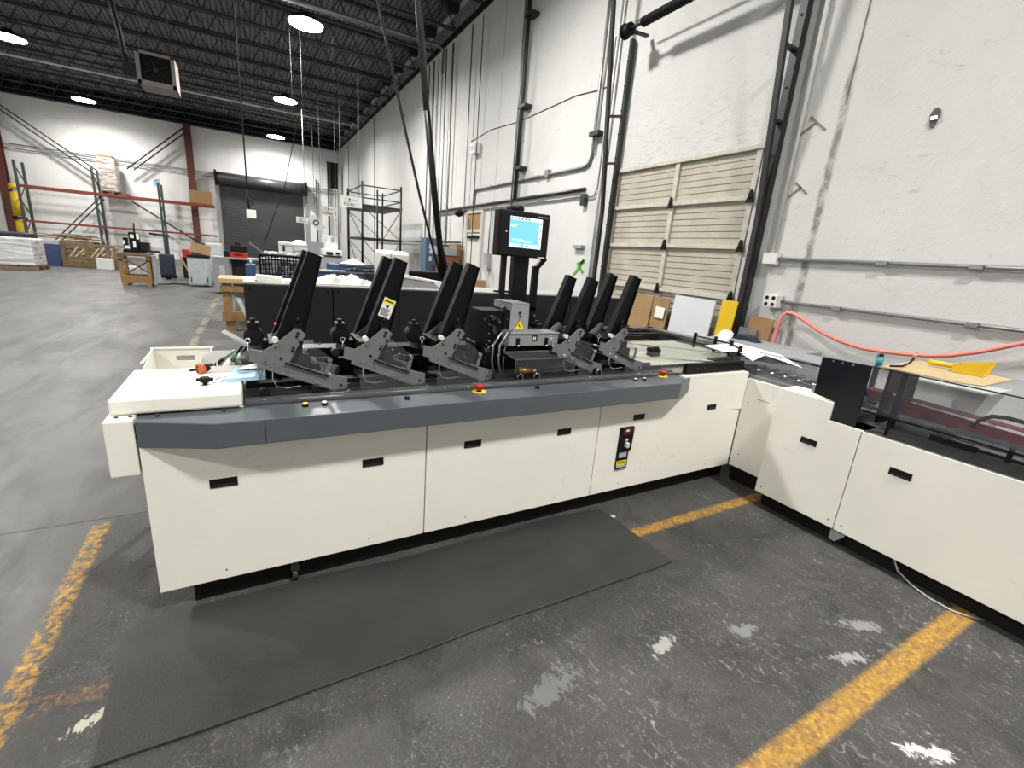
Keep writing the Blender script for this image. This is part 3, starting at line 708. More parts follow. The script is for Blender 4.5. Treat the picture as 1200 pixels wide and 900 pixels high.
mb.each('mechanism_bolt', CHROME, sh)
for dx in (0, .045):
    mb = MB(); mb.tube([(1.36 + dx, 2.46, 1.225), (1.30 + dx, 2.42, 1.205), (1.245 + dx, 2.40, 1.14), (1.232 + dx, 2.38, 1.05), (1.25 + dx, 2.37, .955)], .006, 8); mb.build('curved_belt_guide', STEEL, sh)
mb = MB(); mb.cyl((1.42, 2.38, .98), (1.52, 2.38, .97), .022, 12); mb.ball((1.53, 2.36, .975), .018); mb.build('brass_roller', mat('aged_brass', '#7d6238', .35, metal=.6), sh)

# ---------------------------------------------------------------- monitor on its posts
mo = thing('operator_monitor', (1.62, 2.80, .925), 'black touch screen monitor showing a blue page, on black posts above the machine', 'monitor')
mb = MB(); mb.box(1.565, 1.682, 2.79, 2.85, 1.02, 1.675); mb.build('centre_post', BLACK, mo, .003)
mb = MB(); mb.bar((1.497, 2.81, 1.02), (1.492, 2.81, 1.67), .034, .03); mb.box(1.44, 1.56, 2.79, 2.83, 1.425, 1.437); mb.build('side_post', BLACK, mo)
mb = MB(); mb.bar((1.748, 2.81, 1.02), (1.748, 2.81, 1.33), .045, .03); mb.bar((1.748, 2.81, 1.31), (1.752, 2.81, 1.615), .045, .03); mb.bar((1.752, 2.81, 1.60), (1.812, 2.80, 1.672), .045, .03); mb.build('side_post', BLACK, mo)
mb = MB()
for z in (1.12, 1.18, 1.27): mb.ball((1.762, 2.79, z), .009)
mb.each('post_bolt', CHROME, mo)
rx = (0, 0, 0)
mb = MB(); mb.box(1.408, 1.798, 2.752, 2.83, 1.668, 1.958); cs = mb.build('monitor_case', BLACK, mo, .008)
mb = MB(); mb.box(1.418, 1.788, 2.7495, 2.753, 1.678, 1.948); mb.build('monitor_bezel', BLKPL, cs, .003)
SCR = glow('screen_blue', (.13, .40, .74), .95); SCW = glow('screen_white', (.70, .86, .95), .9)
mb = MB(); mb.box(1.488, 1.735, 2.7475, 2.7500, 1.727, 1.920); scn = mb.build('screen', SCR, mo)
mb = MB()
e = 2.7465
mb.box(1.488, 1.712, e, 2.7476, 1.900, 1.920); mb.box(1.712, 1.735, e, 2.7476, 1.727, 1.920); mb.box(1.490, 1.54, e, 2.7476, 1.866, 1.871); mb.box(1.490, 1.53, e, 2.7476, 1.855, 1.860)
mb.box(1.495, 1.512, e, 2.7476, 1.732, 1.752); mb.box(1.518, 1.532, e, 2.7476, 1.732, 1.752); mb.box(1.54, 1.575, e, 2.7476, 1.733, 1.741); mb.box(1.54, 1.575, e, 2.7476, 1.746, 1.750)
mb.box(1.60, 1.705, e, 2.7476, 1.730, 1.752); mb.box(1.505, 1.60, e, 2.7476, 1.775, 1.779); mb.box(1.52, 1.66, e, 2.7476, 1.765, 1.768)
mb.build('screen_panel', SCW, scn)
mb = MB(); f_ = 2.7458
for X in (1.497, 1.528, 1.553, 1.578, 1.603, 1.628): mb.box(X - .005, X + .006, f_, 2.7466, 1.904, 1.916)
for z in (1.745, 1.79, 1.815, 1.84, 1.885): mb.box(1.717, 1.730, f_, 2.7466, z, z + .006)
mb.box(1.618, 1.634, f_, 2.7466, 1.737, 1.747); mb.box(1.666, 1.685, f_, 2.7466, 1.736, 1.742)
mb.each('screen_icon', mat('dark_screen_icon', '#27404f', .4), scn)
mb = MB(); mb.box(1.70, 1.775, 2.7488, 2.7496, 1.932, 1.937); mb.build('badge', LGREY, cs)
mb = MB(); mb.box(1.72, 1.775, 2.748, 2.752, 1.671, 1.678); mb.build('label_strip', mat('peach_label', '#e8cdb0', .6), cs)
mb = MB(); mb.ball((1.463, 2.748, 1.822), .006); mb.build('power_lamp', WHITE, cs)
mb = MB(); mb.cyl((1.54, 2.80, 1.958), (1.54, 2.80, 1.985), .035, 16); mb.box(1.50, 1.60, 2.78, 2.84, 1.955, 1.975); mb.cyl((1.585, 2.79, 1.972), (1.585, 2.84, 1.972), .024, 14); mb.build('beacon_base', BLKPL, mo)

# ================================================================ THE CROSS SECTION (output conveyor)
XF = 3.222
oc = thing('output_conveyor', (3.6, 1.0, 0), 'cream output conveyor section at right with smoked guards and a maroon belt', 'machine')
mb = MB(); mb.box(3.30, 3.95, -1.6, 1.74, 0, .13); mb.box(3.46, 3.95, 1.74, 2.13, 0, .13); mb.build('plinth', BLKPL, oc)
mb = MB(); mb.box(3.245, 3.98, -1.6, 1.75, .13, .78); mb.box(3.462, 3.98, 1.75, 2.14, .13, .87); mb.build('body', CREAM_D, oc)
p0 = B(3.442, 3.462, 1.765, 2.148, .123, .880).build('access_panel', CREAM, oc, .003)
mb = MB(); mb.box(3.4405, 3.443, 1.93, 2.03, .735, .738)
mb.build('panel_slot', BLACK, p0)
mb = MB(); mb.cyl((3.438, 2.08, .24), (3.443, 2.08, .24), .005, 8); mb.cyl((3.438, 2.10, .69), (3.443, 2.10, .69), .005, 8); mb.each('screw', SCREW, p0)
mb = MB(); mb.prism([(1.215, .117), (1.762, .117), (1.762, .925), (1.405, .925), (1.405, .800), (1.215, .800)], 'x', XF, XF + .22); p1 = mb.build('access_panel', CREAM, oc, .003)
recess_handle(p1, 0, .622, .105, .042, XF, 1.488)
p2 = B(XF, XF + .022, -1.6, 1.209, .117, .797).build('access_panel', CREAM, oc, .003)
recess_handle(p2, 0, .628, .110, .045, XF, .970)
recess_handle(p2, 0, .628, .110, .045, XF, -.1)
mb = MB()
for y, z, q in ((1.25, .165, p1), (1.17, .165, p2), (1.72, .165, p1)): mb.cyl((XF - .002, y, z), (XF + .002, y, z), .005, 8)
mb.each('screw', SCREW, p1)
mb = MB(); mb.cyl((3.27, 1.20, .035), (3.30, 1.20, .035), .035, 16); cs2 = mb.build('caster', BLKPL, oc)
mb = MB(); mb.prism([(1.235, .025), (1.235, .10), (1.14, .11), (1.16, .07), (1.20, .02)], 'x', 3.262, 3.268); mb.box(3.262, 3.32, 1.13, 1.24, .105, .117); mb.build('caster_bracket', GREYP, cs2)
# decks and rails
mb = MB(); mb.box(XF + .022, 3.98, -1.6, 1.40, .775, .800); mb.box(XF + .10, 3.98, 1.40, 1.78, .86, .905); mb.box(3.46, 3.98, 1.78, 2.45, .86, .905); mb.build('conveyor_deck', mat('grey_bed_plate', '#6c6d6f', .35, var=.25), oc)
mb = MB(); mb.box(3.462, 3.475, 1.77, 2.15, .87, .90); mb.box(XF, XF + .015, 1.21, 1.40, .797, .806); mb.box(XF, XF + .012, -1.6, 1.21, .794, .801)
mb.build('edge_trim', CREAM, oc)
mb = MB()
for i, X in enumerate((3.50, 3.54, 3.60, 3.68, 3.80)): mb.box(X, X + (.012 if i % 2 else .02), 1.30, 2.40, .905, .925 + .01 * (i % 2))
mb.build('conveyor_rail', STEEL, oc)
mb = MB()
for j in range(9): mb.cyl((3.60, 1.42 + j * .11, .925), (3.90, 1.42 + j * .11, .925), .010, 8)
mb.build('conveyor_roller', CHROME, oc)
mb = MB(); mb.box(3.36, 3.44, 1.50, 1.62, .905, .985); mb.cyl((3.42, 1.45, .96), (3.42, 1.56, .96), .03, 14); mb.box(3.50, 3.62, 1.34, 1.60, .92, 1.0); mb.build('nip_roller_block', STEEL, oc, .003)
mb = MB(); mb.box(3.50, 3.90, 1.58, 2.36, 1.005, 1.009); mb.box(3.50, 3.504, 1.58, 2.36, .93, 1.005); mb.build('clear_cover', CLEAR, oc)
mb = MB(); mb.bar((3.93, 2.40, 1.02), (3.93, 1.54, 1.02), .012); mb.bar((3.50, 2.36, 1.007), (3.90, 2.36, 1.007), .008); mb.build('cover_edge', BLACK, oc)
mb = MB(); mb.prism([(3.62, 2.36), (3.95, 2.36), (3.95, 2.06), (3.80, 2.10)], 'z', .985, .992); mb.build('black_flap', BLACK, oc)
# black end plate and the smoked guard
mb = MB(); mb.prism([(1.258, .803), (1.402, .803), (1.402, .930), (1.540, .950), (1.545, 1.198), (1.262, 1.203)], 'x', 3.232, 3.242); ep = mb.build('end_plate', mat('gloss_black_plate', '#0d0e16', .2, var=.05), oc, .001)
mb = MB()
for y in (1.475, 1.42, 1.36): mb.cyl((3.228, y, 1.185), (3.234, y, 1.185), .005, 8)
mb.each('plate_bolt', CHROME, ep)
mb = MB(); mb.box(3.242, 3.246, -1.6, 1.262, .925, 1.200); mb.build('front_guard', CLEARD, oc)
mb = MB(); mb.box(3.236, 3.95, -1.6, 1.545, 1.199, 1.204); mb.build('top_guard', clear('smoked_top_sheet', (.90, .92, .93), .14, .1), oc)
mb = MB(); mb.bar((3.240, 1.262, 1.199), (3.240, -1.6, 1.199), .007); mb.bar((3.240, 1.262, .925), (3.240, -1.6, .925), .010); mb.build('guard_edge', BLACK, oc)
mb = MB(); mb.box(3.92, 3.95, -1.6, 1.50, .80, .84)
for y in (1.49, .2, -1.1): mb.box(3.92, 3.945, y, y + .03, .80, 1.2)
mb.build('guard_frame', DKSTEEL, oc)
mb = MB(); mb.box(3.42, 3.85, 1.225, 1.24, .83, 1.19); mb.box(3.30, 3.33, 1.10, 1.13, .80, 1.19); bk = mb.build('inner_bulkhead', BLACK, oc)
mb = MB(); mb.ball((3.52, 1.215, 1.02), .013); mb.build('bulkhead_knob', WHITE, bk)
MAR = mat('maroon_transport_belt', '#6f2636', .45, var=.2)
mb = MB(); mb.prism([(1.38, 1.015), (1.38, .97), (1.0, .895), (.6, .895), (-1.6, .83), (-1.6, .90), (.6, .965), (1.0, .985)], 'x', 3.50, 3.515); mb.prism([(1.38, 1.015), (1.38, 1.011), (-1.6, .896), (-1.6, .90), (.6, .965), (1.0, .985)][:4], 'x', 3.515, 3.62); mb.build('transport_belt', MAR, oc)
mb = MB(); mb.box(3.46, 3.64, -1.6, 1.35, .895, .92); mb.box(3.70, 3.74, -1.6, 1.35, .86, .90); mb.build('belt_bed', STEEL, oc)
mb = MB(); mb.box(3.27, 3.35, -1.6, 1.10, .84, .855); mb.box(3.27, 3.275, -1.6, 1.10, .80, .84); mb.build('guide_plate', DKSTEEL, oc)
mb = MB(); mb.bar((3.30, .92, .872), (3.30, .72, .872), .020, .028); mb.bar((3.30, .72, .872), (3.30, .3, .872), .014, .014); mb.bar((3.30, .605, .835), (3.30, .600, .935), .02); mb.bar((3.30, .90, .895), (3.30, .3, .915), .004); mb.build('black_lever', BLACK, oc)
mb = MB(); mb.tube([(3.42, .80, .96), (3.42, .78, 1.01), (3.42, .74, 1.045), (3.42, .68, 1.055), (3.42, .55, 1.05), (3.42, .2, 1.03)], .011, 10); mb.build('bent_handle', DKSTEEL, oc)

# ================================================================ THINGS ON AND AROUND THE MACHINE
mb = MB(); n = 24
pts = []
def wob(t): return .012 * math.sin(t * 9) + .006 * math.sin(t * 23 + 1)
for i in range(n + 1): t = i / n; pts.append((-.50 + t * 2.48, 2.145 + wob(t) * (1 if .02 < t < .98 else 0)))
pts += [(2.035, 2.12), (2.045, 2.06), (2.062, 1.56), (2.062, 1.495)]
for i in range(1, n): t = 1 - i / n; pts.append((-.54 + t * 2.6, 1.497 + .4 * wob(t + .3)))
pts += [(-.535, 1.50), (-.565, 2.05), (-.55, 2.11)]
mb.prism(pts, 'z', .001, .013)
k = NT('worn_rubber_mat'); c = k.mix(k.ramp(k.noise(1.7, 6, k.map((.5, 1, 1))), .35, .68), (.016, .016, .016), (.038, .038, .036))
c = k.mix(k.math('MULTIPLY', k.ramp(k.noise(90, 2), .5, .75), .25), c, (.07, .07, .07))
k.set(Base_Color=c, Roughness=k.ramp(k.noise(3, 5), .3, .7, .42, .62)); k.bump(k.noise(160, 2), .25, .004)
tag(mb.build('floor_mat', k.m, bevel=.003), 'long black anti-fatigue mat on the floor in front of the machine', 'mat')

mb = MB(); mb.tube([(3.285, .90, .112), (3.275, .85, .035), (3.24, .76, .012), (3.205, .67, .008), (3.20, .57, .008), (3.24, .50, .008), (3.285, .46, .008)], .0055, 8)
tag(mb.build('power_cable', mat('grey_cable', '#9a9a98', .4)), 'grey cable looping onto the floor from under the right conveyor', 'cable')

# papers and bits on the cream cover
z = .994
mb = MB(); mb.quad((-.235, 2.37, z), (-.14, 2.40, z), (-.12, 2.53, z), (-.22, 2.51, z), .0012); a = mb.build('printed_label_sheet', PAPER)
tag(a, 'white sheet of printed labels on the cream cover beside a black knob', 'paper')
mb = MB()
for i in range(3):
    for j in range(4): mb.box(-.218 + i * .030 + j * .004, -.200 + i * .030 + j * .004, 2.392 + j * .028 + i * .006, 2.405 + j * .028 + i * .006, z + .001, z + .0016)
mb.build('print', BLUEP, a)
mb = MB(); mb.quad((-.135, 2.395, z + .012), (.03, 2.42, z + .012), (.03, 2.58, z + .03), (-.10, 2.57, z + .022), .006); mb.quad((-.135, 2.395, z), (.03, 2.42, z), (.03, 2.58, z), (-.10, 2.57, z), .011)
tag(mb.build('blue_folder', mat('pale_blue_card', '#a9cfe0', .5, var=.1)), 'pale blue folder lying on the cover against the first feeder', 'folder')
mb = MB(); mb.quad((-.09, 2.50, z + .03), (.0, 2.49, z + .04), (.03, 2.62, z + .05), (-.05, 2.60, z + .035), .002)
tag(mb.build('crumpled_paper', PAPER), 'crumpled white paper on top of the pale blue folder', 'paper')
mb = MB(); mb.cyl((-.213, 2.375, z), (-.213, 2.375, z + .014), .009, 12); mb.cyl((-.213, 2.375, z + .014), (-.213, 2.375, z + .036), .019, 10); mb.cyl((-.245, 2.375, z + .025), (-.18, 2.375, z + .025), .008, 8)
tag(mb.build('plastic_handwheel', BLKPL), 'small black plastic knob on the cream cover by the label sheet', 'knob')
t = thing('orange_handwheel', (-.235, 2.60, z), 'round orange and black knob at the back of the cream cover', 'knob')
mb = MB(); mb.cyl((-.255, 2.585, z + .022), (-.235, 2.60, z + .022), .024, 20); mb.build('orange_wheel', mat('orange_plastic', '#c25a2e', .4), t)
mb = MB(); mb.cyl((-.235, 2.60, z + .022), (-.20, 2.625, z + .022), .019, 14); mb.cyl((-.262, 2.58, z + .022), (-.285, 2.565, z + .022), .006, 8)
for i in range(4): mb.cyl((-.2555 + .004 * math.cos(i * 1.57), 2.5845, z + .022 + .012 * math.sin(i * 1.57)), (-.256 + .004 * math.cos(i * 1.57), 2.5838, z + .022 + .012 * math.sin(i * 1.57)), .005, 8)
mb.build('black_grip', BLKPL, t)
# caddy full of hand tools
t = thing('tool_caddy', (-.10, 2.66, z), 'white plastic caddy holding hand tools at the left end of the deck', 'caddy')
mb = MB(); x0, x1, y0, y1, z1 = -.245, .02, 2.60, 2.712, z + .085
mb.prism([(x0, z + .002), (x0 + .0, z1 - .015), (x0 + .05, z1), (x1, z1), (x1, z + .002)], 'y', y1 - .003, y1)
mb.box(x0, x1, y0, y0 + .004, z + .002, z + .030); mb.box(x0, x0 + .003, y0, y1, z + .002, z + .055); mb.box(x1 - .003, x1, y0, y1, z + .002, z + .05); mb.box(x0, x1, y0, y1, z, z + .003)
for X in (-.18, -.11, -.04): mb.box(X, X + .003, y0, y1, z, z + .04)
mb.build('caddy_tray', WHITE, t, .001)
def tool(name, a, b, r, m1, m2, lab_, cat='tool'):
    q = thing(name, a, lab_, cat); a = Vector(a); b = Vector(b); c_ = a.lerp(b, .45)
    MB().cyl(a, c_, r, 10).build('handle', m1, q); MB().cyl(c_, b, r * .55, 8).build('shaft', m2, q); return q
GREEN = mat('green_grip', '#1f5a3c', .5)
tool('hand_brush', (-.155, 2.62, z + .01), (-.065, 2.70, z + .105), .013, WHITE, GREEN, 'white and green hand brush leaning in the tool caddy')
tool('screwdriver', (-.115, 2.64, z + .045), (-.065, 2.69, z + .11), .012, GREEN, BLKPL, 'green handled screwdriver leaning across the tool caddy')
tool('black_marker', (-.19, 2.66, z + .02), (-.10, 2.70, z + .088), .009, BLKPL, STEEL, 'black handled tool at the left of the tool caddy')
tool('white_glue_tube', (-.10, 2.65, z + .05), (-.03, 2.69, z + .12), .010, WHITE, BLKPL, 'white tube with a black tip standing in the tool caddy')
mb = MB(); mb.cyl((-.06, 2.60, z + .03), (.0, 2.62, z + .06), .034, 14); tag(mb.build('tape_roll', DARK), 'dark tape roll propped at the right of the tool caddy', 'tape roll')
mb = MB(); mb.bar((-.150, 2.80, 1.165), (-.005, 2.76, 1.075), .050, .008); tag(mb.build('steel_rule', mat('pale_aluminium', '#c3c5c8', .3, metal=.6)), 'flat pale steel rule sticking out behind the tool caddy', 'ruler')
mb = MB(); mb.bar((-.005, 2.44, 1.12), (.005, 2.42, .995), .010); mb.bar((-.02, 2.44, 1.12), (-.005, 2.44, 1.12), .006); mb.bar((.035, 2.40, 1.09), (.0, 2.40, .995), .004)
mb.build('cover_stay', STEEL, ins)

# mail tote behind the cover, on a small cart
t = thing('mail_tote', (-.37, 2.99, .82), 'off-white plastic mail tote with a hand slot behind the cream cover', 'tote')
x0, x1, y0, y1, z0, z1 = -.505, -.225, 2.80, 3.10, .80, 1.020
mb = MB(); th = .006
def wallquad(p0, p1, q0, q1): mb.quad(p0, p1, q1, q0, th)
ins_ = .03
mb.box(x0 + ins_, x1 - ins_, y0 + ins_, y1 - ins_, z0, z0 + th)
wallquad((x0 + ins_, y0 + ins_, z0), (x1 - ins_, y0 + ins_, z0), (x0, y0, z1 - .05), (x1, y0, z1 - .05))
wallquad((x0 + ins_, y0 + ins_, z0), (x0 + ins_, y1 - ins_, z0), (x0, y0, z1 - .05), (x0, y1, z1))
wallquad((x1 - ins_, y1 - ins_, z0), (x1 - ins_, y0 + ins_, z0), (x1, y1, z1), (x1, y0, z1 - .05))
sx0, sx1, sz0, sz1 = -.40, -.315, z1 - .075, z1 - .045
mb.box(x0, sx0, y1 - th, y1, z0 + .0, z1); mb.box(sx1, x1, y1 - th, y1, z0, z1); mb.box(sx0, sx1, y1 - th, y1, z0, sz0); mb.box(sx0, sx1, y1 - th, y1, sz1, z1)
mb.build('tote_shell', mat('translucent_white_plastic', '#dad8cc', .5, var=.12), t)
mb = MB(); mb.box(x0 - .006, x1 + .006, y1 - .012, y1 + .006, z1 - .008, z1 + .003); mb.box(x0 - .006, x0 + .006, y0, y1, z1 - .02, z1 - .012); mb.build('rim', WHITE, t, .002)
t = thing('small_cart', (-.36, 2.96, 0), 'low grey cart behind the machine under the mail tote', 'cart')
B(-.54, -.18, 2.77, 3.15, .77, .80).build('cart_top', GREYP, t, .004)
for X in (-.52, -.22):
    for Y in (2.79, 3.11): B(X, X + .03, Y, Y + .03, 0, .77).build('leg', GREYP, t)

# things on the right-hand guard
zt = 1.2045
mb = MB(); pts = [at(1026, 431, Z=zt), at(1064, 419, Z=zt), at(1187, 447, Z=zt), at(1150, 455, Z=zt), at(1128, 452, Z=zt)]
pts = [(3.245, 1.235), (3.62, 1.26), (3.90, 1.27), (3.84, .80), (3.30, .785), (3.25, .86)]
mb.prism(pts, 'z', zt, zt + .006); tag(mb.build('tan_board', mat('tan_fibreboard', '#a8946f', .75, var=.12)), 'tan fibreboard sheet lying on top of the smoked guard', 'board')
t = thing('teal_bottle', (3.26, 1.255, zt), 'small teal bottle with a dark cap on the corner of the guard', 'bottle')
mb = MB(); mb.cyl((3.262, 1.243, zt), (3.262, 1.243, zt + .052), .017, 16); mb.cyl((3.262, 1.243, zt + .052), (3.262, 1.243, zt + .062), .017, 16, .009); mb.build('bottle_body', mat('teal_plastic', '#1f7f88', .35), t)
mb = MB(); mb.cyl((3.262, 1.243, zt + .062), (3.262, 1.243, zt + .078), .011, 12); mb.build('cap', BLKPL, t)
t = thing('air_line_tool', (3.50, 1.20, zt + .006), 'thin black hose nozzle with a pale tip on the tan board', 'tool')
mb = MB(); mb.tube([(3.30, 1.20, zt + .012), (3.38, 1.17, zt + .015), (3.44, 1.16, zt + .035), (3.46, 1.155, zt + .065)], .006, 8); mb.build('hose', BLKPL, t)
mb = MB(); mb.cyl((3.46, 1.155, zt + .065), (3.463, 1.153, zt + .092), .010, 10); mb.cyl((3.463, 1.153, zt + .092), (3.464, 1.153, zt + .105), .006, 8); mb.build('nozzle', mat('brass_pink', '#b08a80', .4), t)
# yellow scoop
t = thing('yellow_scoop', (3.70, 1.02, zt + .006), 'yellow plastic scoop lying on the tan board', 'scoop')
za = zt + .008
mb = MB(); mb.add([(3.62, 1.02, za), (3.80, 1.04, za), (3.80, .90, za), (3.64, .88, za), (3.62, 1.02, za + .045), (3.80, 1.04, za + .045), (3.80, .88, za + .085), (3.64, .86, za + .085)],
                  [(0, 1, 2, 3), (0, 4, 5, 1), (1, 5, 6, 2), (3, 7, 4, 0)]); s = mb.build('scoop_pan', YELLOW, t)
sm = s.modifiers.new('wall', 'SOLIDIFY'); sm.thickness = .003
mb = MB(); mb.cyl((3.71, 1.03, za + .025), (3.72, 1.16, za + .022), .014, 12, .018); mb.build('handle', YELLOW, t)
# white bin seen through the guard, on a stand behind the conveyor
t = thing('white_bin', (4.28, 1.20, .86), 'white plastic bin with a paper label behind the smoked guard', 'bin')
mb = MB(); mb.add([(4.15, 1.00, .84), (4.15, 1.36, .84), (4.45, 1.36, .84), (4.45, 1.00, .84), (4.12, .94, 1.055), (4.12, 1.40, 1.055), (4.50, 1.40, 1.055), (4.50, .94, 1.055)], [(3, 2, 1, 0), (0, 1, 5, 4), (1, 2, 6, 5), (2, 3, 7, 6), (3, 0, 4, 7)])
s = mb.build('bin_shell', WHITE, t); sm = s.modifiers.new('wall', 'SOLIDIFY'); sm.thickness = .008
mb = MB(); mb.box(4.11, 4.125, .93, 1.41, 1.045, 1.062); mb.box(4.12, 4.51, 1.40, 1.41, 1.045, 1.062); mb.box(4.12, 4.51, .93, .94, 1.045, 1.062); mb.build('rim', WHITE, t, .003)
mb = MB(); mb.quad((4.133, 1.10, .90), (4.133, 1.32, .90), (4.125, 1.32, .97), (4.125, 1.10, .97), .002); mb.build('paper_label', PAPER, t)
t = thing('steel_stand', (4.30, 1.18, 0), 'grey stand under the white bin behind the conveyor', 'stand')
B(4.10, 4.52, .92, 1.42, .81, .84).build('stand_top', GREYP, t)
for X in (4.12, 4.47):
    for Y in (.94, 1.37): B(X, X + .03, Y, Y + .03, 0, .81).build('leg', GREYP, t)

# sheets at the corner where the two sections meet
mb = MB(); P_ = [(4.20, 3.22, .99), (4.42, 3.05, 1.02), (4.55, 3.22, 1.15), (4.33, 3.42, 1.13)]
mb.add([at(825, 405, X=4.35), at(834, 397, X=4.35), at(846, 386.5, X=4.35), at(851, 385, X=4.35), at(857, 387.5, X=4.35), at(859.5, 391, X=4.35), at(858, 395, X=4.35), at(846, 406, X=4.30)], [(0, 1, 2, 3, 4, 5, 6, 7)]); o = mb.build('white_flap_board', PAPER); o.modifiers.new('s', 'SOLIDIFY').thickness = .006; tag(o, 'white rounded board tilted up behind the corner of the machine', 'board')
mb = MB(); P_ = [at(826, 405, Z=1.02), at(847, 412, Z=1.02), at(866, 412, Z=1.02), at(882, 423, Z=1.02), at(897, 416, Z=1.02), at(940, 431, Z=1.02), at(915, 416, Z=1.02), at(863, 402, Z=1.02)]; mb.prism([(p.x, p.y) for p in P_], 'z', 1.018, 1.022); tag(mb.build('white_poly_sheet', PAPER), 'large white sheet draped over the back corner of the machine', 'sheet')
t = thing('corner_stand', (4.3, 2.6, 0), 'grey stand carrying the white sheets behind the machine corner', 'stand')
B(4.18, 4.62, 1.95, 3.3, .97, 1.0).build('stand_top', GREYP, t); 
for X in (4.20, 4.57):
    for Y in (1.98, 3.24): B(X, X + .03, Y, Y + .03, 0, .97).build('leg', GREYP, t)
pp = [at(x_, y_, X=4.95) for x_, y_ in ((853, 402), (858, 395), (866, 391.5), (876, 395), (882, 401), (884, 408))]; mb = MB(); mb.prism([(p.y, p.z) for p in pp] + [(pp[-1].y, .95), (pp[0].y, .95)], 'x', 4.95, 5.12)
tag(mb.build('navy_drum_cover', mat('navy_vinyl', '#20283c', .5)), 'rounded navy cover on the bench behind the white sheets', 'cover')
mb = MB(); mb.box(4.9, 5.3, 2.55, 3.3, .0, .95); tag(mb.build('low_cabinet', GREYP), 'grey cabinet under the rounded navy cover by the wall', 'cabinet')

# boards leaning on the sectional door and the wall
def leaner(name, y0, y1, ztop, xt, xb, m, label, cat, zbot=0.0, th=.02, skew=0.0):
    mb = MB(); mb.quad((xb, y1, zbot), (xb, y0, zbot), (xt, y0 + skew, ztop), (xt, y1 + skew, ztop + .01), th)
    return tag(mb.build(name, m), label, cat)
leaner('foam_board', 4.02, 4.70, 1.33, 5.38, 5.26, mat('white_foam_board', '#c6c8cb', .6, var=.03), 'white foam board leaning against the ribbed door', 'board')
leaner('cardboard_sheet', 5.12, 5.66, 1.28, 5.38, 5.26, CARD, 'tan flattened carton leaning on the ribbed door, behind the right hoppers', 'cardboard')
leaner('cardboard_sheet', 4.80, 5.10, 1.27, 5.40, 5.27, mat('dark_tan_carton', '#8f7450', .8, var=.2), 'narrow darker carton with a paper stuck on it, leaning between tan carton and foam board', 'cardboard')
leaner('paper_note', 4.84, 5.02, 1.13, 5.345, 5.330, PAPER, 'white paper stuck on the narrow dark carton', 'paper', .97, .003)
leaner('yellow_board', 3.66, 3.88, 1.36, 5.33, 5.20, YELLOW, 'scuffed yellow board leaning beside the door track', 'board', skew=.0)
leaner('brown_board', 3.22, 3.52, 1.20, 5.44, 5.26, CARDD, 'brown fibreboard leaning on the wall right of the yellow board', 'board')
leaner('aluminium_sheet', 3.36, 3.60, 1.05, 5.38, 5.2, STEEL, 'bright metal sheet leaning in front of the brown fibreboard', 'sheet')

# ---------------------------------------------------------------- second machine behind, seen from its back
bm_ = thing('rear_machine_cabinet', (2.3, 4.9, 0), 'long charcoal machine cabinet standing behind the inserting machine', 'machine')
CABF = 4.60; x0, x1 = -.072, 4.25
B(x0 + .02, x1 - .02, CABF + .03, 5.25, .10, 1.24).build('body', DARK, bm_)
B(x0 + .05, x1 - .05, CABF + .06, 5.2, 0, .10).build('plinth', BLKPL, bm_)
edges = [x0, .655, 1.285, 2.0, 2.72, 3.42, x1]
for a, b in zip(edges[:-1], edges[1:]):
    p = B(a + .004, b - .004, CABF, CABF + .03, .06, 1.262).build('back_panel', DARK, bm_, .004)
    mb = MB()
    for X in (a + .05, b - .05): mb.cyl((X, CABF - .006, 1.22), (X, CABF + .002, 1.22), .016, 14)
    mb.each('quarter_turn_fastener', BLKPL, p)
B(x0, x1, CABF + .005, 5.27, 1.262, 1.277).build('cabinet_top', mat('pale_grey_top', '#9b9c99', .45), bm_, .003)
zc = 1.278
random.seed(5)
# rag heap
mb = MB(); nx, ny = 44, 16; vs = []; fs = []
for j in range(ny):
    for i in range(nx):
        u, v = i / (nx - 1), j / (ny - 1)
        env = max(0, 1 - abs(2 * u - 1.0) ** 2.6) * max(0, 1 - abs(2 * v - 1) ** 3)
        h = .085 * env * (.75 + .9 * mnoise.noise(Vector((u * 7, v * 4, .3)))) + .028 * env * mnoise.noise(Vector((u * 24, v * 12, 2)))
        vs.append((.50 + u * .60 + .03 * mnoise.noise(Vector((v * 3, 1, 0))), 4.66 + v * .30 + .04 * mnoise.noise(Vector((u * 4, 2, 0))), zc + max(.002, h)))
fs = [(j * nx + i, j * nx + i + 1, (j + 1) * nx + i + 1, (j + 1) * nx + i) for j in range(ny - 1) for i in range(nx - 1)]
mb.add(vs, fs); o = mb.build('white_rags', mat('white_cotton', '#cbcac6', .9, var=.08)); s = o.modifiers.new('s', 'SOLIDIFY'); s.thickness = .004
tag(o, 'heap of white rags on the charcoal cabinet behind', 'rags')
mb = MB(); mb.box(.04, .235, 4.70, 4.90, zc, zc + .018); o = mb.build('paper_pad', mat('pale_green_paper', '#d3dcc6', .7)); tag(o, 'stack of pale green paper on the charcoal cabinet', 'paper')
mb = MB(); mb.prism([(.03, zc + .019), (.24, zc + .019), (.245, zc + .040), (.035, zc + .050)], 'y', 4.72, 4.92); tag(mb.build('white_envelope_box', PAPER), 'white envelope box on top of the pale green paper', 'box')
mb = MB(); mb.box(.26, .40, 4.66, 4.86, zc, zc + .012); tag(mb.build('loose_papers', PAPER), 'loose white papers between the envelope box and the rags', 'paper')
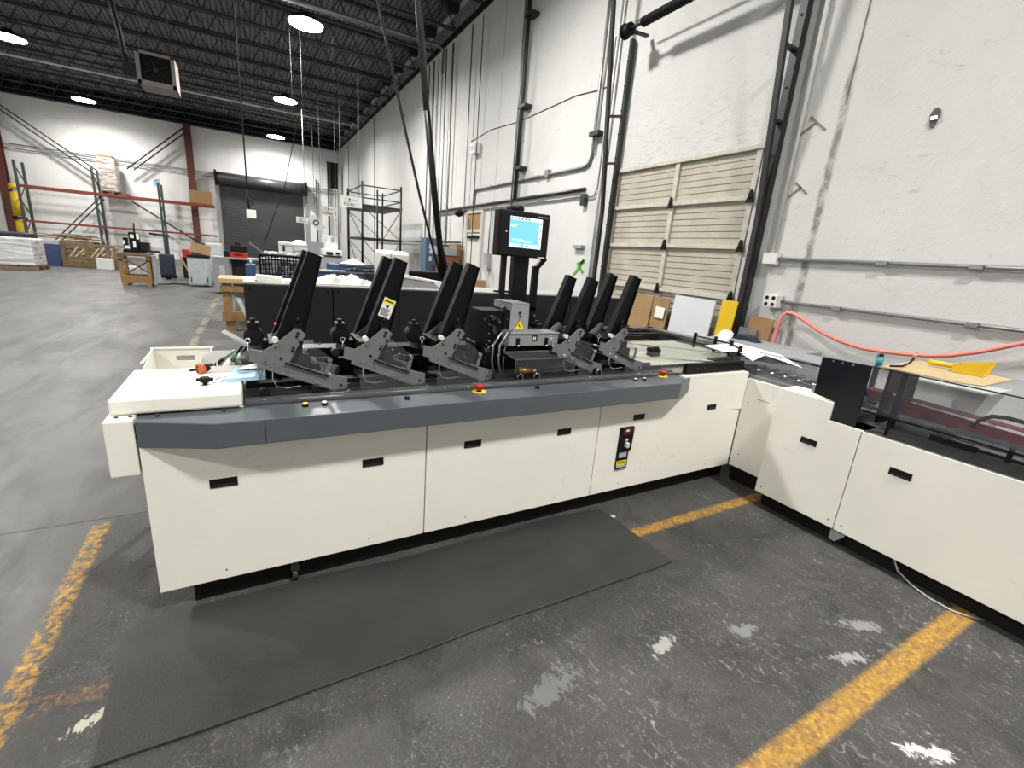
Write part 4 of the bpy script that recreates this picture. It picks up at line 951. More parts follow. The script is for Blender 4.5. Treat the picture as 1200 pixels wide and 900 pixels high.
# cream and grey desktop unit with a maroon stripe
t = thing('desktop_folder_unit', (1.65, 4.95, zc), 'cream and grey unit with a maroon stripe on the charcoal cabinet', 'machine')
mb = MB(); mb.prism([(1.32, zc), (1.98, zc), (1.95, zc + .05), (1.42, zc + .12), (1.32, zc + .135)], 'y', 4.74, 5.2); mb.build('unit_body', WHITE, t, .004)
mb = MB(); mb.prism([(1.34, zc + .012), (1.76, zc + .012), (1.70, zc + .055), (1.34, zc + .088)], 'y', 4.736, 4.741); mb.build('grey_face', GREYP, t)
mb = MB(); mb.prism([(1.34, zc + .090), (1.70, zc + .057), (1.69, zc + .066), (1.34, zc + .100)], 'y', 4.735, 4.741); mb.build('maroon_stripe', MAR, t)
mb = MB(); mb.prism([(1.78, zc + .012), (1.96, zc + .012), (1.90, zc + .058), (1.82, zc + .06)], 'y', 4.73, 4.742); mb.build('keypad', LGREY, t)

# ================================================================ FIXTURES ON THE RIGHT WALL
XP = 5.42
BR = mat('worn_black_angle', '#1e1e20', .5, var=.35, scale=12)
def track(name, Yb, zb, zt, lean, side, label, rungs, z_split, zc):
    """vertical-lift door track: an upright on the wall and a channel that leans into the room above the door head"""
    t = thing(name, (XP, Yb, 0), label, 'door track')
    wa = .045 if zt > 6 else .03; B(XP - wa, XP + .05, Yb - wa, Yb + wa, zb, zt).build('wall_angle', BR, t)
    top = (XP - lean, Yb, zt)
    MB().bar((XP - .06, Yb + side, zb), (XP - .06, Yb + side, z_split), .05, .06).build('track_channel', BR, t)
    MB().bar((XP - .06, Yb + side, z_split), (XP - lean, Yb + side, zc), .05, .06).build('track_channel', BR, t)
    for z in rungs:
        f = max(0, (z - z_split) / (zc - z_split)); X = XP - .06 - (lean - .06) * f
        MB().bar((XP, Yb, z), (X, Yb + side, z), .07, .025).build('tie_bracket', BR, t)
    mb = MB()
    for i in range(int((zt - zb) / .35)): mb.cyl((XP - .052, Yb, zb + .2 + i * .35), (XP - .044, Yb, zb + .2 + i * .35), .014, 8)
    mb.build('bolt', BLKPL, t); return t
track('door_track', 3.665, .05, 7.6, .61, .0, 'dark steel lift track on the right side of the ribbed door', (2.55, 3.40, 4.12, 5.1, 6.1), 2.4, 7.6)
track('door_track', 6.45, .05, 5.1, .52, .15, 'dark steel lift track on the left side of the ribbed door', (3.32, 4.02), 2.6, 7.4)
# torsion shaft and drum above the left track
t = thing('spring_shaft', (5.05, 6.3, 5.0), 'black torsion spring shaft and cable drum high above the ribbed door', 'spring shaft')
a = at(737, 35, X=5.05); b = at(845, -18, X=5.05)
a = Vector((5.05, a.y, a.z)); b = Vector((5.05, 3.4, a.z))
MB().cyl(a, b, .022, 12).build('shaft', BR, t)
mb = MB(); mb.cyl(a + Vector((0, .06, 0)), a - Vector((0, .05, 0)), .085, 24); mb.cyl(a + Vector((0, .10, 0)), a + Vector((0, .06, 0)), .10, 24); mb.build('cable_drum', BLKPL, t)
mb = MB(); mb.cyl(a - Vector((0, .30, 0)), b + Vector((0, .2, 0)), .055, 16)
N = 40
for i in range(N): mb.ring(a - Vector((0, .30 + i * (a.y - b.y - .55) / N, 0)), (0, 1, 0), .056, .010, 14, 6)
mb.build('torsion_spring', BLKPL, t)
mb = MB(); mb.bar(a, (XP, a.y, a.z + .02), .06, .03); mb.bar(b, (XP, b.y, a.z + .02), .06, .03); mb.build('bearing_bracket', BR, t)
MB().bar(a + Vector((.1, -.02, .12)), (5.15, 3.4, a.z + .12), .02).build('upper_rod', BR, t)

def pipe(name, pts, r, m, label, cat='conduit', group=None, clips=None, boxes=()):
    t = thing(name, pts[0], label, cat, group)
    MB().tube(pts, r, 10).build('pipe', m, t)
    if clips:
        mb = MB()
        for p in clips: mb.box(p[0] - r * 1.6, XW - .002, p[1] - r * 2.2, p[1] + r * 2.2, p[2] - .02, p[2] + .02)
        mb.each('strap', m, t)
    for b in boxes: B(*b).build('junction_box', m, t, .004)
    return t
def W(px, py, X=XP): p = at(px, py, X=X); return Vector((X, p.y, p.z))
# thick riser with stand-off brackets and its thin neighbour
yr = 9.77
pipe('riser_pipe', [(XP - .06, yr, 7.55), (XP - .06, yr, 2.95)], .047, BR, 'thick dark riser pipe running up the right wall above the monitor', 'pipe')
t = [o for o in col.objects if o.name.startswith('riser_pipe')][0]
mb = MB()
for z in (6.55, 4.85, 3.62): mb.box(XP - .12, XW - .002, yr - .22, yr + .09, z - .03, z + .03)
mb.each('stand_off_bracket', BR, t)
pipe('rail_conduit', [(XP, 10.04, 7.55), (XP, 10.04, 2.6)], .022, ALU, 'thin grey conduit just left of the thick dark riser')
# horizontal runs
XR = XP; XP = 5.465; z1 = 3.385
pipe('wall_conduit', [(XP, 12.30, z1 - .45), (XP, 12.30, z1 - .12), (XP, 12.22, z1), (XP, 12.0, z1), (XP, 7.42, z1), (XP, 7.27, z1 + .05), (XP, 7.21, z1 + .2), (XP, 7.21, 7.5)], .030, ALU,
     'grey conduit that runs level above the monitor and bends up beside the door track', clips=[(XP, 9.0, z1), (XP, 11.2, z1)], boxes=[(XP - .05, XW - .004, 8.55, 8.68, z1 - .05, z1 + .09)])
pipe('wall_conduit', [(XP, 7.14, 7.5), (XP, 7.14, 3.55)], .016, ALUW, 'thin white conduit close beside the left door track')
z2 = 2.99
pipe('wall_conduit', [(XP, 15.3, z2 - .03), (XP, 7.30, z2 + .01)], .034, DKSTEEL, 'upper of the two dark level pipes behind the monitor', boxes=[(XP - .06, XW - .004, 7.22, 7.34, z2 - .28, z2 - .08)])
pipe('wall_conduit', [(XP, 15.3, z2 - .13), (XP, 7.34, z2 - .11)], .018, ALU, 'lower and thinner of the two level pipes behind the monitor')
pipe('wall_conduit', [(XP, 7.25, z2 - .15), (XP, 7.02, z2 - .13), (XP, 6.94, z2), (XP, 6.92, 5.3)], .014, ALU, 'small conduit curving up from the grey box left of the ribbed door')
for y, r, z0, lab_ in ((6.88, .018, .3, 'first thin conduit beside the left door track, running to the floor'), (6.80, .018, .3, 'second thin conduit beside the left door track, nearest the door')):
    pipe('floor_conduit', [(XP, y, 7.4), (XP, y, z0)], r, ALUW, lab_)
# white conduit right of the door, box and the long run
yq = 3.46
pipe('white_riser', [(XP, yq, 7.5), (XP, yq, 1.95)], .022, ALUW, 'white conduit dropping right of the ribbed door into a grey box', boxes=[(XP - .05, XW - .004, yq - .10, yq + .07, 1.84, 1.97)])
pipe('wall_conduit', [(XP, yq - .1, 1.905), (XP, -3, 1.905)], .021, ALU, 'upper level conduit across the bare right wall', clips=[(XP, 2.3, 1.905), (XP, 1.6, 1.905)])
pipe('wall_conduit', [(XP, 3.22, 1.42), (XP, -3, 1.42)], .019, ALU, 'lower level conduit across the right wall, starting at the outlet box', clips=[(XP, 2.6, 1.42), (XP, 1.5, 1.42)])
XP = XR; t = thing('outlet_box', (XP, 3.29, 1.36), 'white box with four round sockets on the right wall', 'outlet')
B(XP - .06, XW - .004, 3.21, 3.37, 1.345, 1.49).build('box_body', ALUW, t, .006)
mb = MB()
for y in (3.25, 3.33):
    for z in (1.38, 1.455): mb.cyl((XP - .064, y, z), (XP - .058, y, z), .022, 16)
mb.build('socket', BLKPL, t)
# red hose
hp = [W(*q, X=5.40) for q in [(903, 440), (905, 412), (907, 395), (912, 380), (917, 370), (923, 366), (931, 368), (945, 377), (960, 388), (985, 400), (1010, 408), (1035, 412), (1060, 415), (1090, 417), (1115, 416.5), (1150, 412), (1200, 402), (1240, 398)]]
mb = MB(); mb.tube(hp, .019, 12); tag(mb.build('air_hose', mat('salmon_red_hose', '#dd8072', .45, var=.1)), 'salmon red hose draped along the right wall', 'hose')
mb = MB(); mb.cyl((5.40, hp[5].y, hp[5].z - .02), (XW, hp[5].y, hp[5].z - .02), .012, 10); tag(mb.build('hose_peg', BR), 'small dark peg carrying the red hose on the wall', 'hook')
XP = XR
# bits on the wall
p = W(1095, 138, 5.49); t = thing('pry_hole', (5.49, p.y, p.z), 'dark chipped hole with a bright bolt high on the right wall', 'bolt')
mb = MB(); mb.prism([(p.y + .035 * math.cos(a_) * (1 + .2 * math.sin(3 * a_)), p.z + .085 * math.sin(a_)) for a_ in [i * math.pi / 8 for i in range(16)]], 'x', 5.488, 5.499); mb.build('chipped_edge', mat('dark_chipped_concrete', '#5a5955', .9, var=.4, scale=30), t)
mb = MB(); mb.box(5.47, 5.49, p.y - .03, p.y + .02, p.z - .02, p.z + .01); mb.build('bolt', CHROME, t)
mb = MB(); th_ = .004; X = XW - .006
for a_, b_ in (((672, 322), (679, 313)), ((679, 313), (684, 304)), ((679, 313), (683, 320)), ((676, 310), (685, 306))):
    A, Bb = W(*a_, X=X), W(*b_, X=X); mb.bar(A, Bb, .06, .006, up=(1, 0, 0))
tag(mb.build('green_mark', mat('green_tape', '#4f9a3c', .6)), 'green tape mark on the right wall left of the ribbed door', 'mark')
p = W(676, 289, XP); tag(B(XP, XW - .004, p.y - .14, p.y + .14, p.z - .03, p.z + .03).build('wall_bracket', GREYP), 'short grey bracket on the wall above the green mark', 'bracket')
p = W(698, 157, XP); tag(B(XP - .05, XW - .004, p.y - .13, p.y + .13, p.z - .03, p.z + .04).build('wall_bracket', BR), 'short dark bracket on the wall left of the door track', 'bracket')
for i_, segs in enumerate(((((950, 137), (967, 152)), ((938, 158), (956, 144))), (((932, 214), (945, 227)), ((924, 231), (939, 219))))):
    mb = MB()
    for a_, b_ in segs: mb.bar(W(*a_, X=X), W(*b_, X=X), .022, .006, up=(1, 0, 0))
    tag(mb.build('gouge_mark', mat('grey_gouge', '#77746d', .9)), ('crossed scrape marks high on the wall right of the door track', 'crossed scrape marks lower on the wall beside the rough joint')[i_], 'mark')
# exit sign
p = W(556, 174, 5.40); t = thing('exit_sign', (5.40, p.y, p.z), 'white exit sign with red letters on the right wall', 'sign')
mb = MB(); mb.box(5.34, XW - .01, p.y - .16, p.y + .16, p.z - .13, p.z + .13); mb.build('sign_case', WHITE, t, .006)
text('sign_letters', 'EXIT', .15, (5.338, p.y, p.z), (math.pi / 2, 0, -math.pi / 2), RED, t)
mb = MB(); mb.tube([W(552, 166, 5.49), W(575, 152, 5.49), W(610, 142, 5.49), W(640, 128, 5.49), W(675, 112, 5.49), W(700, 106, 5.49), W(722, 98, 5.49)], .007, 6); tag(mb.build('loose_wire', BLKPL), 'loose black wire rising across the wall from the exit sign', 'wire')
# breaker switch near the personnel door
p = W(571, 305, 5.44); t = thing('switch_box', (5.44, p.y, p.z), 'grey switch box on the wall right of the personnel door', 'switch')
B(5.38, XW - .01, p.y - .10, p.y + .12, p.z - .22, p.z + .18).build('box_body', GREYP, t, .006); B(5.33, 5.38, p.y - .16, p.y - .02, p.z - .28, p.z - .12).build('plug_socket', LGREY, t, .006)
pipe('switch_conduit', [(5.45, p.y, p.z + .18), (5.45, p.y, 2.85)], .018, ALU, 'thin conduit rising from the grey switch box')
# risers toward the far corner
for i, (px, r, m) in enumerate(((500, .03, BR), (505, .05, ALU), (510, .02, ALU), (514, .02, ALU), (518, .035, ALU), (525, .05, ALU), (545, .03, ALU), (556, .02, BR), (440, .04, BR), (424, .05, ALUW), (410, .03, BR))):
    q = at(px, 250, X=XP); zt_ = 7.4 if i != 9 else 5.5
    pipe('corner_riser', [(XP - .04, q.y, zt_), (XP - .04, q.y, 0)], r * .6, m, 'thin vertical pipe on the right wall toward the far corner', 'pipe', 'vertical pipes on the right wall toward the far corner')
p = W(460, 249, XP); pipe('level_pipe', [(XP, 24.0, 2.0), (XP, 13.0, 2.0)], .025, BR, 'thin level pipe on the far part of the right wall behind the scaffold', 'pipe')
# flood light bracket by the personnel door
p = W(540, 250, 5.3); t = thing('flood_lamp', (5.3, p.y, p.z), 'small dark wall lamp beside the personnel door head', 'lamp')
mb = MB(); mb.ball((5.25, p.y, p.z), .13, 12, 8, .8); mb.bar((5.25, p.y, p.z), (XW - .01, p.y, p.z + .1), .04); mb.build('lamp_body', BLKPL, t)

# ================================================================ CEILING LIGHTS
EMIT = glow('lit_diffuser', (1.0, .985, .95), 60)
lamps = [(1.70, 32.2), (1.70, 23.9), (1.70, 15.6), (1.70, 7.3), (2.7, -1.5), (-6.5, 31.7), (-6.5, 23.5), (-6.5, 15.3), (-6.5, 7.0), (-6.5, -1.3), (-12.5, 23.5), (-12.5, 7.0)]
ll = {0: 'ceiling light in the right row, farthest, near the roll-up door', 1: 'ceiling light in the right row, second from the back wall', 2: 'largest and nearest ceiling light in view, above the hanging cord',
      5: 'ceiling light near the back wall above the shelving rack', 6: 'ceiling light cut by the left edge of the view'}
for i, (X, Y) in enumerate(lamps):
    t = thing('high_bay_light', (X, Y, 7.3), ll.get(i, 'round high bay ceiling light outside the picture'), 'ceiling light', 'high bay lights in rows under the ceiling')
    mb = MB(); mb.cyl((X, Y, 7.34), (X, Y, 7.44), .46, 28, .38); mb.cyl((X, Y, 7.44), (X, Y, 7.58), .16, 20, .12); h = mb.build('housing', DARK, t)
    mb = MB(); mb.cyl((X, Y, 7.315), (X, Y, 7.341), .43, 28); mb.build('diffuser', EMIT, t)  # disc drawn wider than the lens, bloom put into its size
    mb = MB(); mb.cyl((X, Y, 7.58), (X, Y, 7.75), .012, 6); mb.build('hanger', BR, t)
    ld = bpy.data.lights.new('high_bay_lamp', 'AREA'); ld.shape = 'DISK'; ld.size = .66; ld.spread = 2.8; ld.color = (1, .975, .93); ld.energy = LAMP_W * LAMP_K.get(i, 1)
    lo = bpy.data.objects.new('high_bay_lamp', ld); col.objects.link(lo); lo.location = (X, Y, 7.30)
# twin pipe and thin conduits under the joists
ya = at(290, 4, Z=7.55).y
def cp(name, pts, r, m, label): return tag(MB().tube(pts, r, 8).build(name, m), label, 'pipe')
cp('ceiling_pipe', [(-14, 15.05, 7.60), (5.3, 15.05, 7.60), (5.42, 15.05, 7.5), (5.42, 15.05, 6.9)], .045, ALU, 'bright twin ceiling pipe beside the nearest light, front one')
cp('ceiling_pipe', [(-14, 15.25, 7.62), (5.2, 15.25, 7.62)], .045, ALU, 'bright twin ceiling pipe beside the nearest light, rear one')
cp('ceiling_pipe', [(-14, 26.6, 7.50), (5.2, 26.6, 7.50)], .04, ALUW, 'thin pale ceiling pipe running across in front of the back wall')
cp('ceiling_pipe', [(-14, 18.9, 7.60), (5.0, 18.9, 7.60)], .03, BR, 'dark thin ceiling pipe behind the nearest light')
# unit heater
hx, hy, hz = -1.75, 15.2, 5.35
t = thing('unit_heater', (hx, hy, hz), 'white box unit heater with a dark fan opening hanging under the ceiling', 'heater')
a = span(170, 68, 212, 108, 15.0)
hx0, hx1, hz0, hz1 = -2.05, -1.30, 4.92, 5.62
mb = MB(); mb.box(hx0, hx1, 15.0, 15.05, hz0, hz0 + .10); mb.box(hx0, hx1, 15.0, 15.05, hz1 - .06, hz1); mb.box(hx0, hx0 + .08, 15.0, 15.05, hz0, hz1); mb.box(hx1 - .08, hx1, 15.0, 15.05, hz0, hz1)
mb.box(hx0, hx1, 15.05, 15.75, hz0, hz0 + .03); mb.box(hx1 - .03, hx1, 15.05, 15.75, hz0, hz1); mb.box(hx0, hx0 + .03, 15.05, 15.75, hz0, hz1); mb.box(hx0, hx1, 15.05, 15.75, hz1 - .03, hz1)
mb.build('heater_case', mat('dusty_white_case', '#8f8884', .6, var=.2), t, .006)
B(hx0 + .04, hx1 - .04, 15.10, 15.72, hz0 + .04, hz1 - .04).build('dark_core', BLKPL, t)
mb = MB(); mb.cyl((-1.68, 15.02, 5.28), (-1.68, 15.1, 5.28), .05, 14)
for i in range(4): a_ = i * math.pi / 2 + .4; mb.bar((-1.68, 15.07, 5.28), (-1.68 + .28 * math.cos(a_), 15.07, 5.28 + .28 * math.sin(a_)), .10, .01)
mb.build('fan', DKSTEEL, t)
mb = MB()
for X in (hx0 + .1, hx1 - .1): mb.cyl((X, 15.35, hz1), (X, 15.35, 7.7), .012, 6)
mb.build('hanger_rod', BR, t)
mb = MB(); mb.tube([(hx0, 15.2, 5.2), (hx0 - .2, 15.2, 5.25), (hx0 - .25, 15.2, 5.9), (hx0 - .35, 15.2, 6.6), (hx0 - .35, 15.2, 7.7)], .06, 10); mb.box(hx0 - .26, hx0, 15.1, 15.3, 5.05, 5.35); mb.build('flue', DARK, t)

# hanging cords
def cord(pts, r, m, label, name='power_drop'): return tag(MB().tube(pts, r, 6).build(name, m), label, 'cord')
def V(px, py, Y): return at(px, py, Y=Y)
t = thing('pendant_outlet', V(291, 240, 11.0), 'white outlet box hanging on a long cord before the roll-up door', 'pendant outlet')
a = V(291, 243, 11.0)
MB().tube([(a.x + .0, 11.0, 7.7), (a.x, 11.0, a.z + .30)], .014, 6).build('cord', BR, t)
mb = MB(); mb.ring((a.x + .03, 11.0, a.z + .10), (0, 1, 0), .05, .012, 16, 6); mb.tube([(a.x, 11, a.z + .32), (a.x, 11, a.z + .12), (a.x + .02, 11, a.z - .06)], .02, 6); mb.build('cord_loop', BLKPL, t)
B(a.x - .04, a.x + .13, 10.96, 11.04, a.z - .20, a.z - .04).build('outlet_box', ALUW, t, .006)
CORD = mat('grey_cord_jacket', '#747472', .6)
for px, Y, zb, lab_ in ((398, 19, 2.1, 'pale drop cord in front of the far corner, left'), (420, 17, 3.0, 'pale drop cord right of the far corner'), (374, 22, 1.9, 'pale drop cord above the tilted sign'),
                        (355, 24, 3.2, 'short pale drop cord by the farthest ceiling light'), (366, 25, 3.4, 'short dark drop cord right of the farthest light'), (392, 22, 2.0, 'drop cord close left of the corner cord')):
    q = V(px, 170, Y); cord([(q.x, Y, 7.7), (q.x, Y, zb)], .009 if Y > 18 else .007, CORD if px not in (366,) else BR, lab_)
cord([V(368, 55, 13), V(357, 110, 13), V(345, 160, 13), V(333, 222, 13), V(322, 250, 13), V(310, 285, 13)], .010, BLKPL, 'black wire slanting down across the roll-up door')
# leaning dark boom poles behind the feeders
t = thing('boom_pole', (2.64, 7, 0), 'pair of dark poles leaning apart up to the ceiling behind the feeders', 'pole')
p0, p1, p2 = V(520, 332, 7.0), V(500, 130, 7.0), V(489, -12, 7.0)
MB().tube([p0, V(509, 225, 7.0), p1], .048, 12).build('main_pole', BLACK, t); MB().tube([p1, p2, p1.lerp(p2, 2.2), ], .046, 12).build('upper_sleeve', DKSTEEL, t)
q1 = V(441, -8, 7.0)
MB().tube([V(516, 325, 7.0), V(492, 230, 7.0), V(470, 130, 7.0), q1, V(470, 130, 7.0).lerp(q1, 2.0)], .019, 10).build('brace_pole', BR, t)
B(2.45, 2.85, 6.8, 7.2, 0, .08).build('base_plate', BLACK, t); MB().cyl((2.62, 7.0, .08), (p0.x, 7.0, p0.z), .10, 14, .07).build('base_column', BLACK, t)
mb = MB(); mb.bar(V(514, 280, 7), V(528, 340, 7), .10, .05); mb.build('gusset', BLACK, t)

# ================================================================ FAR END OF THE HALL
GBACK = 'steel pallet rack bays along the back wall'
rk = thing('pallet_rack', (-6, 33.4, 0), 'pallet rack with orange red beams along the back wall', 'rack')
YR = 32.85
frames = [(-9.72, 4.35), (-6.85, 4.45), (-4.15, 4.1), (-1.60, 3.35)]
for X, h in frames[:3]:
    mb = MB(); mb.box(X - .05, X + .05, YR - .05, YR + .05, 0, h); mb.box(X - .05, X + .05, YR + 1.0, YR + 1.1, 0, h); mb.build('upright', RACKG, rk)
    mb = MB()
    for i in range(5): z0 = .2 + i * (h - .4) / 5; z1 = z0 + (h - .4) / 5; mb.bar((X, YR, z0 if i % 2 else z1), (X, YR + 1.05, z1 if i % 2 else z0), .04)
    mb.build('lattice', RACKG, rk)
for a, b in zip(frames[:-1], frames[1:]):
    for z, hh in ((3.20, .13), (1.56, .10)):
        B(a[0] + .05, b[0] - .05, YR - .03, YR + .03, z - hh / 2, z + hh / 2).build('beam', ORANGE, rk)
        B(a[0] + .05, b[0] - .05, YR + 1.02, YR + 1.07, z - hh / 2, z + hh / 2).build('beam', ORANGE, rk)
for xa, za, xb, zb in ((-9.0, .7, -6.9, 3.1), (-8.75, .7, -6.75, 3.0), (-5.6, 3.1, -1.7, .5), (-5.5, 3.0, -1.6, .4)): 
    MB().bar((xa, YR + 1.15, za), (xb, YR + 1.15, zb), .05).build('sway_brace', BR, rk)
for i, ((x0, z0, x1, z1), lb_) in enumerate((((-10.6, 7.2, -6.7, 4.3), 'left'), ((-10.7, 7.05, -6.95, 4.2), 'left'), ((-5.6, 4.7, -2.8, 7.3), 'right'), ((-5.3, 4.7, -2.6, 7.2), 'right'))):
    tag(MB().bar((x0, YB - .5, z0), (x1, YB - .5, z1), .06).build('wind_brace', BR), 'dark diagonal brace rod high on the back wall, ' + lb_ + ' pair', 'brace', 'diagonal brace rods on the back wall')
for z in (5.15, 4.95): tag(MB().tube([(-14, YB - .1, z + .1), (-2.9, YB - .1, z), (5.3, YB - .1, z - .1)], .025, 6).build('back_wall_pipe', ALU), 'thin level pipe on the back wall above the rack', 'pipe', 'thin pipes high on the back wall')
# wrapped load on the rack
x0, x1, z0, z1 = span(112, 180, 143, 230, 33.2)
k = NT('film_wrapped_boxes'); c = k.mix(k.ramp(k.noise(5, 6, k.map((.35, 1, 2.2)), .7, 1.5), .42, .58), (.20, .14, .11), (.60, .58, .56)); k.set(Base_Color=c, Roughness=.25); k.bump(k.noise(6, 5, k.map((.4, 1, 2))), .4, .04); WRAP = k.m
k = NT('grey_stretch_wrap'); c = k.mix(k.ramp(k.noise(3, 6, k.map((.3, 1, 6)), .7, .6), .40, .62), (.32, .32, .33), (.74, .74, .74)); k.set(Base_Color=c, Roughness=.22); k.bump(k.noise(8, 5, k.map((.4, 1, 3))), .4, .03); WRAPG = k.m
t = thing('wrapped_load', (-6.3, 33.5, 3.27), 'tall film wrapped load of boxes standing on the upper rack beam', 'wrapped pallet')
B(x0, x1 - .1, 33.1, 34.0, 3.42, z1 - .14).build('wrapped_boxes', WRAP, t, .03)
B(x0 + .05, x1 - .2, 33.15, 33.95, z1 - .14, z1).build('open_top_carton', CARDD, t, .01)
mb = MB(); mb.box(x0, x1 - .1, 33.0, 34.1, 3.38, 3.42); [mb.box(x0 + d, x0 + d + .1, 33.0, 34.1, 3.27, 3.38) for d in (0, .45, .95)]; mb.build('pallet', WOODD, t)
x0, x1, z0, z1 = span(221, 222, 249, 238, 33.1)
tag(B(x0, x1, 33.05, 33.8, 3.28, z1).build('cardboard_box', CARD, bevel=.01), 'brown carton on the upper rack beam beside the brown column', 'box')
# blue sign on a stand
x0, x1, z0, z1 = span(178, 208, 187, 218, 32.6)
t = thing('hanging_sign', (x0, 32.6, z0), 'small pale blue sign on the rack upright, right of the wrapped load', 'sign')
B(x0, x1, 32.9, 32.93, z0, z1).build('sign_board', mat('pale_blue_sign', '#8fc4dc', .5), t); MB().ring(((x0 + x1) / 2, 32.89, z0 + .25), (0, 1, 0), .11, .02, 16, 6).build('sign_mark', WHITE, t)
# yellow wrapped bollard padding at the left column
t = thing('yellow_column_guard', (-10.1, 33.8, 0), 'lumpy yellow padding strapped to the brown column at far left', 'column guard')
mb = MB()
for a_, b_ in ((.6, 1.55), (1.75, 2.9), (3.0, 3.3)): mb.cyl((-10.06, 33.5, a_), (-10.06, 33.5, b_), .23, 12, .20)
mb.build('padding', mat('yellow_tarp', '#c9a91e', .6, var=.3, scale=3), t); mb = MB(); mb.cyl((-10.06, 33.5, .0), (-10.06, 33.5, .6), .18, 12); mb.box(-10.28, -9.84, 33.28, 33.72, 1.6, 1.72); mb.build('strap', BLKPL, t)

def pallet(x0, x1, y0, y1, z, m, label, group=None):
    mb = MB(); n = 6; w = (x1 - x0) / n
    for i in range(n): mb.box(x0 + i * w, x0 + (i + .75) * w, y0, y1, z + .11, z + .135)
    for f in (0, .46, .92): mb.box(x0, x1, y0 + f * (y1 - y0), y0 + (f + .08) * (y1 - y0), z + .02, z + .11)
    mb.box(x0, x1, y0, y0 + .1, z, z + .02); mb.box(x0, x1, y1 - .1, y1, z, z + .02)
    return tag(mb.build('wooden_pallet', m), label, 'pallet', group)
# grey wrapped pallet load at left edge
pallet(-7.6, -6.25, 21.5, 22.6, 0, WOODD, 'pallet under the grey stretch-wrapped load at the left edge')
t = thing('wrapped_pallet_load', (-6.9, 22, .14), 'grey stretch-wrapped stack on the floor at the left edge', 'wrapped pallet')
B(-7.7, -6.30, 21.45, 22.6, .14, 1.02).build('wrapped_stack', WRAPG, t, .05)
tag(B(-8.4, -7.75, 22.0, 22.9, .0, 1.15).build('wrapped_pallet_load', WRAPG, bevel=.04), 'second wrapped stack, cut by the left edge of the view', 'wrapped pallet')
tag(B(-7.9, -6.85, 23.2, 24.0, .0, 1.16).build('covered_stack', NAVY, bevel=.05), 'navy covered stack behind the grey wrapped load', 'stack')
tag(B(-6.90, -6.32, 24.1, 24.8, 0, .82).build('blue_crate', mat('dull_blue_plastic', '#3d4a6e', .5, var=.2), bevel=.02), 'dull blue crate between the wrapped load and the pallets', 'crate')
random.seed(9)
for j in range(6):
    o = pallet(-6.6 + random.uniform(-.06, .06), -5.55, 25.2, 26.3, j * .16, WOODD, 'weathered pallet in the leaning pile beyond the blue crate', 'weathered pallets in the far pile')
mb = MB()
for i in range(16): mb.bar((-7.2 + random.uniform(-.4, 1.0), 25.3 + random.uniform(0, 1), 1.0 + random.uniform(0, .25)), (-5.9 + random.uniform(-.3, .6), 25.3 + random.uniform(0, 1), .99 + random.uniform(0, .22)), .12, .03)
o = tag(mb.build('scrap_boards', WOODD), 'loose scrap boards thrown on top of the far pallet pile', 'boards'); o['kind'] = 'stuff'
mb = MB(); 
for X in (-6.25, -5.55, -4.95, -4.72): mb.box(X, X + .12, 23.95, 24.05, 0, .95 if X < -5 else .8)
for z in (.02, .30, .80): mb.box(-6.25, -4.65, 23.94, 24.06, z, z + (.22 if z < .1 else .10))
mb.box(-6.25, -4.65, 24.06, 24.9, .15, .22)
for i in range(7): mb.bar((-6.1 + i * .2, 24.1, .3 + .07 * (i % 3)), (-5.9 + i * .2, 24.8, .8 - .08 * (i % 2)), .08, .05)
tag(mb.build('broken_crate', WOODD), 'open wooden crate of scrap timber on the floor', 'crate')
t = thing('white_carton', (-5.0, 23.5, 0), 'small white carton on the floor right of the wooden crate', 'box')
B(-5.18, -4.72, 23.5, 23.9, 0, .40).build('carton_body', WHITE, t, .01)
tag(B(-4.72, -4.10, 24.6, 25.0, .0, .10).build('white_plank', WHITE), 'flat white plank on the floor right of the white carton', 'plank')

# wooden skid with a small machine
YS = 17.2
t = thing('wooden_skid', (-2.92, YS, 0), 'tall timber skid standing alone on the open floor', 'skid')
x0, x1 = -3.30, -2.58
mb = MB(); mb.box(x0, x1, YS, YS + .05, .09, .31); mb.box(x0, x1, YS + .65, YS + .7, .09, .31); mb.box(x0 + .03, x0 + .13, YS, YS + .7, .0, .09); mb.box(x1 - .13, x1 - .03, YS, YS + .7, .0, .09); mb.build('base_timber', WOOD, t)
mb = MB()
for X in (x0, x1 - .09):
    for Y in (YS, YS + .62): mb.box(X, X + .09, Y, Y + .08, .31, .86)
mb.each('post', WOOD, t)
mb = MB(); mb.box(x0 - .06, x1 + .03, YS - .03, YS + .74, .90, .95); mb.box(x0, x1, YS, YS + .05, .72, .76); mb.box(x0 - .05, x1 + .02, YS - .02, YS + .03, .86, .90); mb.build('top_board', WOODD, t)
mb = MB(); mb.bar((x0 + .18, YS + .1, .74), (x1 - .05, YS + .15, .36), .12, .03); mb.bar((x0 + .1, YS + .5, .36), (x1 - .1, YS + .5, .72), .1, .03); mb.build('cross_board', WOODD, t)
tag(B(x1 + .035, x1 + .06, YS + .05, YS + .7, .05, .88).build('grey_sheet', GREYP), 'dark grey sheet leaning on the right side of the timber skid', 'sheet')
t = thing('numbering_machine', (-2.95, YS + .35, .95), 'small black and silver machine on top of the timber skid', 'machine')
mb = MB(); mb.box(-3.18, -2.72, YS + .1, YS + .6, .95, 1.02); mb.box(-3.16, -3.10, YS + .15, YS + .5, 1.02, 1.36); mb.box(-3.02, -2.82, YS + .12, YS + .5, 1.02, 1.52); mb.cyl((-2.9, YS + .25, 1.52), (-2.88, YS + .25, 1.78), .02, 6); mb.build('frame', BLACK, t)
